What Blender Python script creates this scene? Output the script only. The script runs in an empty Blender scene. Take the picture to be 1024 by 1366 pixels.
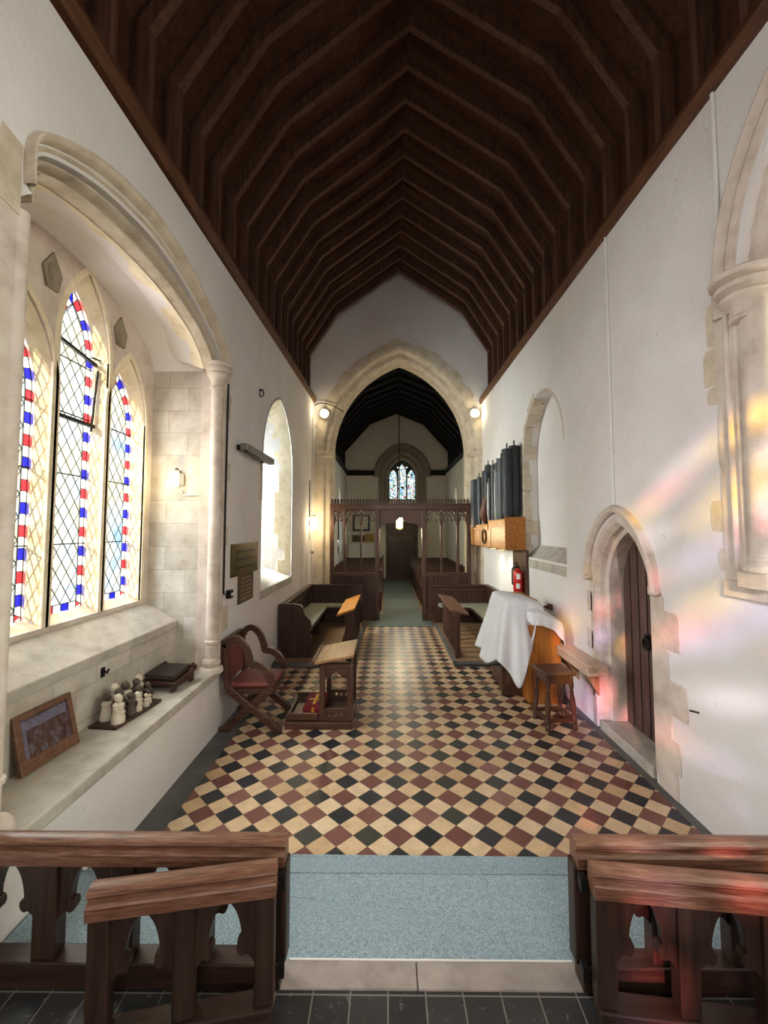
import bpy, bmesh, math, random
from mathutils import Vector, Matrix
from mathutils.geometry import tessellate_polygon
random.seed(7)
PI = math.pi
SC = bpy.context.scene
COL = SC.collection

# ------------------------------------------------------------------ materials
def lin(h):
    h = h.lstrip('#'); o = []
    for i in (0, 2, 4):
        c = int(h[i:i+2], 16)/255
        o.append(c/12.92 if c <= .04045 else ((c+.055)/1.055)**2.4)
    return o
def rgba(h): return (*lin(h), 1)
class NT:
    def __init__(s, name):
        s.m = bpy.data.materials.new(name); s.m.use_nodes = True
        s.t = s.m.node_tree; s.t.nodes.clear()
        s.out = s.n('ShaderNodeOutputMaterial')
    def n(s, k, **kw):
        nd = s.t.nodes.new(k)
        for a, v in kw.items():
            if a.startswith('i_'):
                nd.inputs[a[2:].replace('_', ' ')].default_value = v
            else: setattr(nd, a, v)
        return nd
    def l(s, a, b): s.t.links.new(a, b)
    def bsdf(s, rough=.6, spec=.5, metal=0):
        b = s.n('ShaderNodeBsdfPrincipled'); b.inputs['Roughness'].default_value = rough
        b.inputs['Specular IOR Level'].default_value = spec; b.inputs['Metallic'].default_value = metal
        s.l(b.outputs[0], s.out.inputs[0]); return b
    def coord(s, scale=(1, 1, 1), obj=True):
        mp = s.n('ShaderNodeMapping'); mp.inputs['Scale'].default_value = scale
        if obj:
            c = s.n('ShaderNodeTexCoord'); s.l(c.outputs['Object'], mp.inputs[0])
        else:
            c = s.n('ShaderNodeNewGeometry'); s.l(c.outputs['Position'], mp.inputs[0])
        return mp.outputs[0]
    def noise(s, vec, scale, detail=4, rough=.6):
        n = s.n('ShaderNodeTexNoise'); n.inputs['Scale'].default_value = scale
        n.inputs['Detail'].default_value = detail; n.inputs['Roughness'].default_value = rough
        s.l(vec, n.inputs['Vector']); return n
    def ramp(s, fac, stops, interp='LINEAR'):
        r = s.n('ShaderNodeValToRGB'); cr = r.color_ramp; cr.interpolation = interp
        while len(cr.elements) > 1: cr.elements.remove(cr.elements[-1])
        cr.elements[0].position = stops[0][0]; cr.elements[0].color = rgba(stops[0][1])
        for p, c in stops[1:]:
            e = cr.elements.new(p); e.color = rgba(c)
        s.l(fac, r.inputs[0]); return r.outputs[0]
    def mix(s, fac, a, b, mode='MIX'):
        m = s.n('ShaderNodeMix', data_type='RGBA', blend_type=mode)
        for v, i in ((fac, 0), (a, 6), (b, 7)):
            if hasattr(v, 'links'): s.l(v, m.inputs[i])
            elif isinstance(v, str): m.inputs[i].default_value = rgba(v)
            else: m.inputs[i].default_value = v
        return m.outputs[2]
    def bump(s, b, h, strength=.3, dist=.01):
        bn = s.n('ShaderNodeBump'); bn.inputs['Strength'].default_value = strength; bn.inputs['Distance'].default_value = dist
        s.l(h, bn.inputs['Height']); s.l(bn.outputs[0], b.inputs['Normal'])
    def math(s, op, a, b=None):
        m = s.n('ShaderNodeMath', operation=op)
        for i, v in enumerate((a, b)):
            if v is None: continue
            if hasattr(v, 'links'): s.l(v, m.inputs[i])
            else: m.inputs[i].default_value = v
        return m.outputs[0]

def m_plain(name, c, rough=.5, metal=0, spec=.5, var=None, scale=12):
    t = NT(name); b = t.bsdf(rough, spec, metal)
    if var:
        n = t.noise(t.coord(), scale)
        t.l(t.ramp(n.outputs[0], [(.3, c), (.7, var)]), b.inputs['Base Color'])
    else: b.inputs['Base Color'].default_value = rgba(c)
    return t.m
def m_wood(name, dark, mid, light, axis='z', rough=.42, sc=1.0, bump=.12, spec=.45):
    t = NT(name); b = t.bsdf(rough, spec)
    s = {'x': (1.2, 16, 16), 'y': (16, 1.2, 16), 'z': (16, 16, 1.2)}[axis]
    v = t.coord(tuple(q*sc for q in s))
    n = t.noise(v, 2.2, 6, .65); n2 = t.noise(t.coord((2, 2, 2)), 1.3, 3)
    c = t.ramp(n.outputs[0], [(.28, dark), (.5, mid), (.74, light)])
    c = t.mix(t.math('MULTIPLY', n2.outputs[0], .55), c, dark)
    t.l(c, b.inputs['Base Color']); t.bump(b, n.outputs[0], bump, .004); return t.m
def m_plaster(name, a, c, rough=.9):
    t = NT(name); b = t.bsdf(rough, .15)
    v = t.coord(obj=False)
    n = t.noise(v, 1.1, 6, .6); n2 = t.noise(v, 14, 5, .7)
    col = t.ramp(n.outputs[0], [(.3, a), (.65, c)])
    sp = t.ramp(n2.outputs[0], [(.28, '#8d8880'), (.35, '#ffffff')])
    col = t.mix(.4, col, sp, 'MULTIPLY')
    t.l(col, b.inputs['Base Color'])
    h = t.math('ADD', t.math('MULTIPLY', n.outputs[0], 3.0), t.math('MULTIPLY', n2.outputs[0], .35))
    t.bump(b, h, .35, .03); return t.m
def m_stone(name, a, c, d, rough=.85, bump=.4, sc=5):
    t = NT(name); b = t.bsdf(rough, .2); v = t.coord(obj=False)
    n = t.noise(v, sc, 8, .65); n2 = t.noise(v, 1.6, 3)
    col = t.ramp(n.outputs[0], [(.3, a), (.5, c), (.72, d)])
    col = t.mix(t.math('MULTIPLY', n2.outputs[0], .5), col, c)
    t.l(col, b.inputs['Base Color']); t.bump(b, n.outputs[0], bump, .012); return t.m
def m_ashlar(name, a, c, mortar, bw=.42, bh=.24):
    t = NT(name); b = t.bsdf(.88, .2); g = t.n('ShaderNodeNewGeometry')
    sx = t.n('ShaderNodeSeparateXYZ'); t.l(g.outputs['Position'], sx.inputs[0])
    cb = t.n('ShaderNodeCombineXYZ'); t.l(t.math('ADD', sx.outputs[0], sx.outputs[1]), cb.inputs[0]); t.l(sx.outputs[2], cb.inputs[1])
    br = t.n('ShaderNodeTexBrick'); br.inputs['Scale'].default_value = 1
    br.inputs['Brick Width'].default_value = bw; br.inputs['Row Height'].default_value = bh
    br.inputs['Mortar Size'].default_value = .006; br.inputs['Mortar Smooth'].default_value = .4; br.inputs['Bias'].default_value = -.1
    br.inputs['Color1'].default_value = rgba(a); br.inputs['Color2'].default_value = rgba(c); br.inputs['Mortar'].default_value = rgba(mortar)
    t.l(cb.outputs[0], br.inputs['Vector'])
    n = t.noise(t.coord(obj=False), 5, 7, .65)
    sh = t.ramp(n.outputs[0], [(.3, '#b9ad9c'), (.65, '#ffffff')])
    t.l(t.mix(.6, br.outputs[0], sh, 'MULTIPLY'), b.inputs['Base Color'])
    t.bump(b, t.math('SUBTRACT', n.outputs[0], br.outputs['Fac']), .3, .012); return t.m

M = {}
M['plaster'] = m_plaster('plaster', '#d6d0cc', '#e1dddb')
M['plaster_nave'] = m_plaster('plaster_nave', '#cfc9bb', '#dcd6c8')
M['stone'] = m_stone('stone', '#a4957f', '#cabda9', '#dcd2c1')
M['stone_pale'] = m_stone('stone_pale', '#a8988b', '#cabdb1', '#dcd2c9')
M['stone_cream'] = m_stone('stone_cream', '#c2b392', '#e2d5b8', '#efe6d2', sc=7)
M['stone_grey'] = m_stone('stone_grey', '#8c857b', '#b3aca1', '#cbc5bb', sc=4)
M['stone_dark'] = m_stone('stone_dark', '#6a6459', '#8d8373', '#a29884')
M['ashlar'] = m_ashlar('ashlar', '#c0b9ae', '#d6d1c8', '#bab2a6')
M['slab'] = m_stone('slab', '#4a4a4a', '#5e5d5c', '#75726f', rough=.6, sc=3)
M['kerb'] = m_stone('kerb', '#7d736e', '#978c86', '#aa9f98', rough=.75, sc=8)
M['roof_wood'] = m_wood('roof_wood', '#341d12', '#573726', '#74503b', 'z', .65, .7)
M['roof_board'] = m_wood('roof_board', '#32180e', '#522d19', '#6a402a', 'x', .8, .6)
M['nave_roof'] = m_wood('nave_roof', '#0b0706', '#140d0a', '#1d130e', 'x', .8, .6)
M['plate_wood'] = m_wood('plate_wood', '#38200f', '#5b361f', '#7a5032', 'y', .5)
for ax in 'xyz':
    M['oak_'+ax] = m_wood('oak_'+ax, '#311e16', '#523629', '#74523f', ax, .38)
    M['dark_'+ax] = m_wood('dark_'+ax, '#24150e', '#432a1f', '#5d3f30', ax, .42)
    M['rail_'+ax] = m_wood('rail_'+ax, '#48291c', '#7b5542', '#a57e68', ax, .36, 3.2, .25)
    M['railshade_'+ax] = m_wood('railshade_'+ax, '#1d110c', '#352219', '#493327', ax, .45, 1.2)  # shaded copy of the rail oak for posts and brackets; cap keeps lit tone
    M['screen_'+ax] = m_wood('screen_'+ax, '#2e1c14', '#4c3124', '#6b4a37', ax, .42)
    M['honey_'+ax] = m_wood('honey_'+ax, '#8c5220', '#b87530', '#d29548', ax, .35, .8)
    M['light_'+ax] = m_wood('light_'+ax, '#7d5a3a', '#a37c57', '#bb9872', ax, .4, .8)
M['frame_wood'] = m_wood('frame_wood', '#4e3222', '#704b36', '#8a644c', 'x', .4)
M['lavender'] = m_plain('lavender', '#77728c', .3, var='#4c4552', scale=40)
M['leather'] = m_plain('leather', '#17120f', .42, var='#221a16')
M['pinklit_wood'] = m_wood('pinklit_wood', '#a98a74', '#c9ab95', '#dcc4b0', 'y', .5)  # bench oak lightened: pinkish light on it is put into the colour
M['platform'] = m_wood('platform', '#6a5137', '#94765a', '#b0917a', 'x', .4, .7)
M['door_wood'] = m_wood('door_wood', '#3e2c26', '#5e4740', '#765e54', 'z', .5, 1.0)
M['black_wood'] = m_plain('black_wood', '#17130f', .55, var='#241d18')
M['iron'] = m_plain('iron', '#1b1a19', .5, .6)
M['steel'] = m_plain('steel', '#8b8780', .4, .7)
M['brass'] = m_plain('brass', '#6b5a33', .42, .75, var='#4c3f24', scale=5)
M['white'] = m_plain('white', '#efefec', .6)
M['cream_paint_lit_stone'] = m_plain('cream_paint_lit_stone', '#dcd5c4', .6)  # cream paint; on the west door jambs it stands in for lamplight
M['white_paint'] = m_plain('white_paint', '#e4e2dd', .6)
M['red'] = m_plain('red', '#c01d1d', .3)
M['red_vinyl'] = m_plain('red_vinyl', '#8a4a45', .45, var='#6d3633', scale=9)
M['red_cushion'] = m_plain('red_cushion', '#7c1524', .85, var='#65101c', scale=30)
M['gold'] = m_plain('gold', '#c9942f', .5, .3)
M['seat_pad'] = m_plain('seat_pad', '#8f8f7e', .9, var='#7a7a6b', scale=20)
M['cloth'] = m_plain('cloth', '#eceef2', .9, var='#e2e5ea', scale=4)
M['ivory'] = m_plain('ivory', '#d9d0bd', .6, var='#b7aa92', scale=20)
M['figure_dark'] = m_plain('figure_dark', '#352a24', .5, var='#57483d', scale=25)
M['pipe_black'] = m_plain('pipe_black', '#1d1f23', .55, var='#2b2e33', scale=6)
M['pipe_grey'] = m_plain('pipe_grey', '#3a3d41', .5, var='#4b4f54', scale=6)
M['pipe_light'] = m_plain('pipe_light', '#6d6c6a', .35, .5)
M['pipe_brown'] = m_plain('pipe_brown', '#5a3322', .5)
M['lead'] = m_plain('lead', '#3a3c38', .6, .2)
M['paper'] = m_plain('paper', '#d8d4c6', .8)
M['yellow_card'] = m_plain('yellow_card', '#a8893f', .8)
M['brown_card'] = m_plain('brown_card', '#564b37', .8)
M['nave_carpet'] = m_plain('nave_carpet', '#6f7a75', .95, var='#5d6763', scale=30)
M['darkhole'] = m_plain('darkhole', '#0c0a09', .8)

def m_carpet():
    t = NT('carpet'); b = t.bsdf(.95, .1); v = t.coord(obj=False)
    n = t.noise(v, 130, 3, .7); n2 = t.noise(v, 3, 3)
    c = t.ramp(n.outputs[0], [(.35, '#6c7f88'), (.5, '#8b9da6'), (.66, '#adbac0')])
    c = t.mix(t.math('MULTIPLY', n2.outputs[0], .35), c, '#80929b')
    t.l(c, b.inputs['Base Color']); t.bump(b, n.outputs[0], .5, .004); return t.m
M['carpet'] = m_carpet()
def m_tiles():
    t = NT('floor_tiles'); b = t.bsdf(.36, .4); D = .207
    g = t.n('ShaderNodeNewGeometry'); s = t.n('ShaderNodeSeparateXYZ'); t.l(g.outputs['Position'], s.inputs[0])
    x = t.math('DIVIDE', t.math('SUBTRACT', s.outputs[0], -.55), D); y = t.math('DIVIDE', t.math('SUBTRACT', s.outputs[1], 3.035), D)
    u = t.math('ADD', x, y); w = t.math('SUBTRACT', x, y)
    ru = t.math('ROUND', u); rw = t.math('ROUND', w)
    par = t.math('FLOORED_MODULO', t.math('ADD', ru, rw), 2.0)     # 0 -> dark cell
    odd = t.math('FLOORED_MODULO', ru, 2.0)
    cb = t.n('ShaderNodeCombineXYZ'); t.l(ru, cb.inputs[0]); t.l(rw, cb.inputs[1])
    wn = t.n('ShaderNodeTexWhiteNoise'); wn.noise_dimensions = '2D'; t.l(cb.outputs[0], wn.inputs['Vector'])
    r = wn.outputs['Value']
    cream = t.ramp(r, [(0, '#c7a680'), (.5, '#d6b892'), (1, '#dfc6a4')])
    red = t.ramp(r, [(0, '#673e38'), (.6, '#7b4f48'), (1, '#8b6159')])
    blk = t.ramp(r, [(0, '#25272b'), (.7, '#34353a'), (1, '#3f4038')])
    c = t.mix(odd, blk, red); c = t.mix(par, c, cream)
    n = t.noise(t.coord(obj=False), 9, 6, .7)
    c = t.mix(.45, c, t.ramp(n.outputs[0], [(.3, '#b0aaa4'), (.62, '#ffffff')]), 'MULTIPLY')
    fu = t.math('ABSOLUTE', t.math('SUBTRACT', u, ru)); fw = t.math('ABSOLUTE', t.math('SUBTRACT', w, rw))
    jt = t.math('GREATER_THAN', t.math('MAXIMUM', fu, fw), .483)
    c = t.mix(jt, c, '#6a5b4c'); t.l(c, b.inputs['Base Color'])
    t.l(t.math('ADD', t.math('MULTIPLY', n.outputs[0], .3), .22), b.inputs['Roughness'])
    t.bump(b, t.math('ADD', t.math('MULTIPLY', jt, -1.0), t.math('MULTIPLY', r, .5)), .25, .004); return t.m
M['tiles'] = m_tiles()
def m_black_tiles():
    t = NT('black_tiles'); b = t.bsdf(.45, .4); v = t.coord(obj=False)
    br = t.n('ShaderNodeTexBrick', offset=0); br.inputs['Scale'].default_value = 1
    br.inputs['Brick Width'].default_value = .152; br.inputs['Row Height'].default_value = .152; br.inputs['Mortar Size'].default_value = .003
    br.inputs['Color1'].default_value = rgba('#2b2b2c'); br.inputs['Color2'].default_value = rgba('#3a3938'); br.inputs['Mortar'].default_value = rgba('#77716a')
    t.l(v, br.inputs['Vector']); n = t.noise(v, 30, 4, .7)
    c = t.mix(t.ramp(n.outputs[0], [(.62, '#000000'), (.74, '#ffffff')]), br.outputs[0], '#75716c')
    t.l(c, b.inputs['Base Color']); return t.m
M['black_tiles'] = m_black_tiles()

def m_glass(name, c, var=None, rough=.0, scale=5, mixed=.04):
    t = NT(name); tr = t.n('ShaderNodeBsdfTransparent'); gl = t.n('ShaderNodeBsdfGlossy'); gl.inputs['Roughness'].default_value = .08
    if var:
        n = t.noise(t.coord(obj=False), scale, 4, .6)
        t.l(t.ramp(n.outputs[0], var), tr.inputs[0])
    else: tr.inputs[0].default_value = rgba(c)
    mx = t.n('ShaderNodeMixShader'); mx.inputs[0].default_value = mixed
    t.l(tr.outputs[0], mx.inputs[1]); t.l(gl.outputs[0], mx.inputs[2]); t.l(mx.outputs[0], t.out.inputs[0]); return t.m
M['glass'] = m_glass('glass', '#ffffff', [(.3, '#c9dbe8'), (.45, '#eef2ee'), (.6, '#f4eed8'), (.75, '#dfe8e6')], scale=2.3)
M['glass_blue'] = m_glass('glass_blue', '#2023b8')
M['glass_red'] = m_glass('glass_red', '#c8303a')
M['glass_white'] = m_glass('glass_white', '#f2f2ea')
def m_stained(name, scale, stops):
    t = NT(name); tr = t.n('ShaderNodeBsdfTransparent')
    v = t.n('ShaderNodeTexVoronoi'); v.inputs['Scale'].default_value = scale
    t.l(t.coord(obj=False), v.inputs['Vector'])
    s = t.n('ShaderNodeSeparateColor'); t.l(v.outputs['Color'], s.inputs[0])
    c = t.ramp(s.outputs[0], stops, 'CONSTANT')
    e = t.n('ShaderNodeTexVoronoi', feature='DISTANCE_TO_EDGE'); e.inputs['Scale'].default_value = scale
    t.l(t.coord(obj=False), e.inputs['Vector'])
    c = t.mix(t.math('LESS_THAN', e.outputs[0], .05), c, '#0a0a0a')
    t.l(c, tr.inputs[0]); t.l(tr.outputs[0], t.out.inputs[0]); return t.m
M['west_glass'] = m_stained('west_glass', 14, [(0, '#dfe8ea'), (.2, '#a8cbdc'), (.32, '#e8ece6'), (.56, '#b8d2bc'), (.62, '#f0f0e6'), (.8, '#e0a898'), (.83, '#a9bfdc'), (.88, '#e4e6d8'), (.96, '#50544f')])
M['east_glass'] = m_stained('east_glass', 6.2, [(0, '#26262c'), (.18, '#cbc7f0'), (.3, '#2a2a30'), (.4, '#f6bcc8'), (.5, '#2c2a2a'), (.58, '#f7e294'), (.65, '#2a2c2c'), (.72, '#e4e4f4'), (.84, '#2a2626'), (.9, '#f6cad6')])
def m_emit(name, c, s):
    t = NT(name); e = t.n('ShaderNodeEmission'); e.inputs[0].default_value = rgba(c); e.inputs[1].default_value = s
    t.l(e.outputs[0], t.out.inputs[0]); return t.m
M['bulb'] = m_emit('bulb', '#ffedb4', 9)
M['bulb_soft'] = m_emit('bulb_soft', '#ffe7a0', 3.2)
def m_picture():
    t = NT('group_photo'); b = t.bsdf(.25, .5); n = t.noise(t.coord(), 22, 5, .7)
    t.l(t.ramp(n.outputs[0], [(.35, '#2c1c18'), (.5, '#4e2f26'), (.62, '#5f5a66'), (.75, '#8e8690')]), b.inputs['Base Color']); return t.m
M['picture'] = m_picture()

# ------------------------------------------------------------------ mesh helpers
def V(*a): return Vector(a)
def amap(ax, u, v, w): return {'x': (w, u, v), 'y': (u, w, v), 'z': (u, v, w)}[ax]
class MB:
    def __init__(s): s.bm = bmesh.new(); s.mi = 0
    def face(s, vs):
        try:
            f = s.bm.faces.new(vs); f.material_index = s.mi; return f
        except ValueError: return None
    def box(s, x0, y0, z0, x1, y1, z1, mat=None):
        c = [(x, y, z) for x in (x0, x1) for y in (y0, y1) for z in (z0, z1)]
        v = [s.bm.verts.new(mat @ Vector(p) if mat else p) for p in c]
        for i in ((0, 1, 3, 2), (4, 6, 7, 5), (0, 4, 5, 1), (2, 3, 7, 6), (0, 2, 6, 4), (1, 5, 7, 3)): s.face([v[k] for k in i])
        return s
    def bar(s, a, b, w, h, up=(0, 0, 1)):
        a, b = Vector(a), Vector(b); t = (b-a).normalized(); up = Vector(up)
        sd = t.cross(up)
        if sd.length < 1e-4: sd = t.cross(Vector((0, 1, 0)))
        sd.normalize(); u = sd.cross(t)
        q = []
        for p in (a, b):
            q.append([s.bm.verts.new(p + sd*(i*w/2) + u*(j*h/2)) for i, j in ((-1, -1), (1, -1), (1, 1), (-1, 1))])
        for k in range(4): s.face([q[0][k], q[0][(k+1) % 4], q[1][(k+1) % 4], q[1][k]])
        s.face(q[0][::-1]); s.face(q[1]); return s
    def cyl(s, a, b, r, r2=None, n=16):
        return s.tube([a, b], [r, r if r2 is None else r2], n)
    def tube(s, pts, r, n=10):
        pts = [Vector(p) for p in pts]; rs = r if isinstance(r, (list, tuple)) else [r]*len(pts)
        rings = []; ref = None
        for i, p in enumerate(pts):
            t = (pts[min(i+1, len(pts)-1)] - pts[max(i-1, 0)]).normalized()
            if ref is None:
                ref = Vector((0, 0, 1)) if abs(t.z) < .9 else Vector((1, 0, 0))
            a = t.cross(ref)
            if a.length < 1e-5: a = t.cross(Vector((0, 1, .3)))
            a.normalize(); b = a.cross(t); ref = b
            rings.append([s.bm.verts.new(p + (a*math.cos(2*PI*k/n) + b*math.sin(2*PI*k/n))*rs[i]) for k in range(n)])
        for q0, q1 in zip(rings, rings[1:]):
            for k in range(n): s.face([q0[k], q0[(k+1) % n], q1[(k+1) % n], q1[k]])
        s.face(rings[0][::-1]); s.face(rings[-1]); return s
    def lathe(s, prof, o, n=20, sweep=2*PI, a0=0):
        o = Vector(o); rings = []; full = abs(sweep-2*PI) < 1e-6; cnt = n if full else n+1
        for r, z in prof:
            rings.append([s.bm.verts.new(o + Vector((r*math.cos(a0+sweep*k/n), r*math.sin(a0+sweep*k/n), z))) for k in range(cnt)])
        for q0, q1 in zip(rings, rings[1:]):
            for k in range(n): s.face([q0[k], q0[(k+1) % cnt], q1[(k+1) % cnt], q1[k]])
        s.face(rings[0][::-1]); s.face(rings[-1]); return s
    def extr(s, loops, ax, w0, w1, cap0=True, cap1=True):
        loops = [[tuple(p) for p in L] for L in loops]
        tri = tessellate_polygon([[Vector((u, v, 0)) for u, v in L] for L in loops])
        flat = [p for L in loops for p in L]
        A = [s.bm.verts.new(amap(ax, u, v, w0)) for u, v in flat]; B = [s.bm.verts.new(amap(ax, u, v, w1)) for u, v in flat]
        for t in tri:
            if cap0: s.face([A[i] for i in t])
            if cap1: s.face([B[i] for i in reversed(t)])
        k = 0
        for L in loops:
            n = len(L)
            for i in range(n):
                a, b = k+i, k+(i+1) % n
                s.face([A[a], A[b], B[b], B[a]])
            k += n
        return s
    def loft(s, L0, L1, close=True):
        A = [s.bm.verts.new(p) for p in L0]; B = [s.bm.verts.new(p) for p in L1]; n = len(A)
        for i in range(n if close else n-1): s.face([A[i], A[(i+1) % n], B[(i+1) % n], B[i]])
        return s
    def sweep(s, path, nrm, prof, closed=False):
        """prof: closed list of (a out of the curve, b along nrm)"""
        P = [Vector(p) for p in path]; nrm = Vector(nrm).normalized(); n = len(P); rings = []
        for i, p in enumerate(P):
            t0 = (P[i]-P[i-1]).normalized() if (i > 0 or closed) else None
            t1 = (P[(i+1) % n]-P[i]).normalized() if (i < n-1 or closed) else None
            t0 = t0 or t1; t1 = t1 or t0
            o0 = nrm.cross(t0); o1 = nrm.cross(t1); o = (o0+o1).normalized(); k = 1/max(.4, o.dot(o0))
            rings.append([s.bm.verts.new(p + o*(a*k) + nrm*b) for a, b in prof])
        m = len(prof)
        for i in range(n if closed else n-1):
            q0, q1 = rings[i], rings[(i+1) % n]
            for k in range(m): s.face([q0[k], q0[(k+1) % m], q1[(k+1) % m], q1[k]])
        if not closed: s.face(rings[0][::-1]); s.face(rings[-1])
        return s
    def ball(s, c, r, sc=(1, 1, 1), u=14, v=9):
        mt = Matrix.Translation(c) @ Matrix.Diagonal((*sc, 1))
        bmesh.ops.create_uvsphere(s.bm, u_segments=u, v_segments=v, radius=r, matrix=mt)
        return s
    def grid(s, f, nu, nv):
        g = [[s.bm.verts.new(f(i/nu, j/nv)) for j in range(nv+1)] for i in range(nu+1)]
        for i in range(nu):
            for j in range(nv): s.face([g[i][j], g[i+1][j], g[i+1][j+1], g[i][j+1]])
        return s
    def build(s, name, mat, parent=None, smooth=False, bevel=0, solid=0, norm=True, angle=40):
        bmesh.ops.remove_doubles(s.bm, verts=s.bm.verts, dist=1e-5)
        if norm: bmesh.ops.recalc_face_normals(s.bm, faces=s.bm.faces)
        me = bpy.data.meshes.new(name); s.bm.to_mesh(me); s.bm.free()
        for m in (mat if isinstance(mat, (list, tuple)) else [mat]): me.materials.append(M[m] if isinstance(m, str) else m)
        o = bpy.data.objects.new(name, me); COL.objects.link(o)
        if smooth:
            for p in me.polygons: p.use_smooth = True
            me.set_sharp_from_angle(angle=math.radians(angle))
        if solid:
            q = o.modifiers.new('thick', 'SOLIDIFY'); q.thickness = solid
        if bevel:
            q = o.modifiers.new('bev', 'BEVEL'); q.width = bevel; q.segments = 2; q.limit_method = 'ANGLE'; q.angle_limit = math.radians(40)
        if parent:
            o.parent = parent
            o.matrix_parent_inverse = parent_world(parent).inverted()
        return o
def parent_world(p):
    m = Matrix.LocRotScale(p.location, p.rotation_euler, p.scale)
    return parent_world(p.parent) @ p.matrix_parent_inverse @ m if p.parent else m

def tag(o, label=None, cat=None, group=None, kind=None):
    if label: o['label'] = label
    if cat: o['category'] = cat
    if group: o['group'] = group
    if kind: o['kind'] = kind
    return o
def thing(name, label, cat, loc=(0, 0, 0), rz=0, group=None):
    o = bpy.data.objects.new(name, None); COL.objects.link(o); o.empty_display_size = .1
    o.location = loc; o.rotation_euler = (0, 0, rz)
    return tag(o, label, cat, group)
def structure(name, loc=(0, 0, 0)):
    o = bpy.data.objects.new(name, None); COL.objects.link(o); o.location = loc; o['kind'] = 'structure'; return o
def st(o): o['kind'] = 'structure'; return o
def copy_tree(o, parent=None):
    c = o.copy(); COL.objects.link(c)
    if parent:
        inv = o.matrix_parent_inverse.copy(); c.parent = parent; c.matrix_parent_inverse = inv
    for ch in list(o.children): copy_tree(ch, c)
    return c

# ------------------------------------------------------------------ outline helpers
def parch(c, a, z0, zs, za, n=12):
    """pointed arch outline, from bottom left over the apex to bottom right"""
    r = za-zs; L = []
    if r >= a*.98:
        R = (a*a+r*r)/(2*a); cx = R-a; e = math.atan2(r, cx)
        e = math.asin(min(1, r/R)) if cx >= 0 else PI-math.asin(r/R)
        L = [(cx-R*math.cos(e*i/n), R*math.sin(e*i/n)) for i in range(n+1)]
    else:
        L = [(-a*math.cos(PI/2*i/n), r*math.sin(PI/2*i/n)) for i in range(n+1)]
    left = [(c+x, zs+z) for x, z in L]; right = [(c-x, zs+z) for x, z in L[:-1][::-1]]
    return [(c-a, z0)] + left + right + [(c+a, z0)]
def cat(pts, n=6):
    """Catmull-Rom through the points"""
    out = []
    for i in range(len(pts)-1):
        p0, p1, p2, p3 = pts[max(i-1, 0)], pts[i], pts[i+1], pts[min(i+2, len(pts)-1)]
        for k in range(n):
            t = k/n
            out.append(tuple(.5*(2*b+(c-a)*t+(2*a-5*b+4*c-d)*t*t+(3*b-a-3*c+d)*t**3) for a, b, c, d in zip(p0, p1, p2, p3)))
    out.append(tuple(pts[-1])); return out
def arc(p0, p1, s, n=8):
    """arc bulging by sagitta s to the left of p0->p1"""
    (x0, y0), (x1, y1) = p0, p1; dx, dy = x1-x0, y1-y0; L = math.hypot(dx, dy)
    return [(x0+dx*t-dy/L*s*4*t*(1-t), y0+dy*t+dx/L*s*4*t*(1-t)) for t in [i/n for i in range(n+1)]]
def circ(c, r, n=20, ry=None): return [(c[0]+r*math.cos(2*PI*i/n), c[1]+(ry or r)*math.sin(2*PI*i/n)) for i in range(n)]
def stripp(pts, w):
    up, dn = [], []
    for i, p in enumerate(pts):
        a, c = pts[max(0, i-1)], pts[min(len(pts)-1, i+1)]; dx, dz = c[0]-a[0], c[1]-a[1]; L = math.hypot(dx, dz) or 1
        up.append((p[0]-dz/L*w/2, p[1]+dx/L*w/2)); dn.append((p[0]+dz/L*w/2, p[1]-dx/L*w/2))
    return up + dn[::-1]
ORD = 'first second third fourth fifth sixth seventh eighth ninth tenth eleventh twelfth thirteenth fourteenth fifteenth sixteenth seventeenth eighteenth nineteenth twentieth'.split()
XL, XR, YA = -1.77, 2.24, 10.0
def zl(y): return 4.79+.037*y
ZR = 5.13

# ------------------------------------------------------------------ setting: floors
b = MB(); b.box(-1.565, 2.5, -.1, 2.165, 9.32, 0); st(b.build('floor', 'tiles'))
b = MB(); b.box(XL-.02, 2.5, -.1, -1.565, 9.32, .001)
b.box(2.165, 2.5, -.1, XR+.02, 9.32, .001); st(b.build('trim_1', 'slab'))                     # slab margins beside the tiles
b = MB(); b.box(XL, -3.2, -.1, XR, 1.84, .22); st(b.build('floor_sanctuary', 'black_tiles'))
b = MB(); b.box(XL, 1.84, -.1, .12, 1.955, .228); b.box(.124, 1.84, -.1, XR, 1.955, .228); st(b.build('trim_2', 'kerb', bevel=.006))   # stone kerb of the step
b = MB(); b.box(XL, 1.955, -.1, XR, 2.42, .205); b.box(XL, 2.42, -.1, XR, 2.69, .1); st(b.build('floor_step', 'slab'))
b = MB(); b.box(-1.76, 1.96, .2055, 2.23, 2.435, .219); b.box(-1.76, 2.424, .105, 2.23, 2.435, .219)
b.box(-1.76, 2.435, .1005, 2.23, 2.705, .112); b.box(-1.76, 2.693, .002, 2.23, 2.705, .112)
car = tag(b.build('step_carpet', 'carpet', bevel=.005), 'blue-grey carpet covering the two chancel steps between the rails', 'carpet')
b = MB(); b.tube([(-.43, 1.962, .222), (.8, 1.962, .222)], .005, 8); b.build('edge_trim', 'white_paint', car)
b = MB(); b.tube([(-1.75, 2.436, .216), (2.22, 2.436, .216)], .006, 8); b.build('nosing', 'carpet', car, smooth=True)
b = MB(); b.box(-1.9, 9.32, -.1, 2.9, 18.6, -.002); st(b.build('floor_nave', 'platform'))
tag(MB().box(-.42, 9.3, -.001, .98, 10.6, .012).box(-.12, 10.6, -.001, .86, 17.5, .012).build('aisle_carpet', 'nave_carpet'), 'grey-green carpet runner leading down the aisle through the screen', 'carpet')

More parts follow.
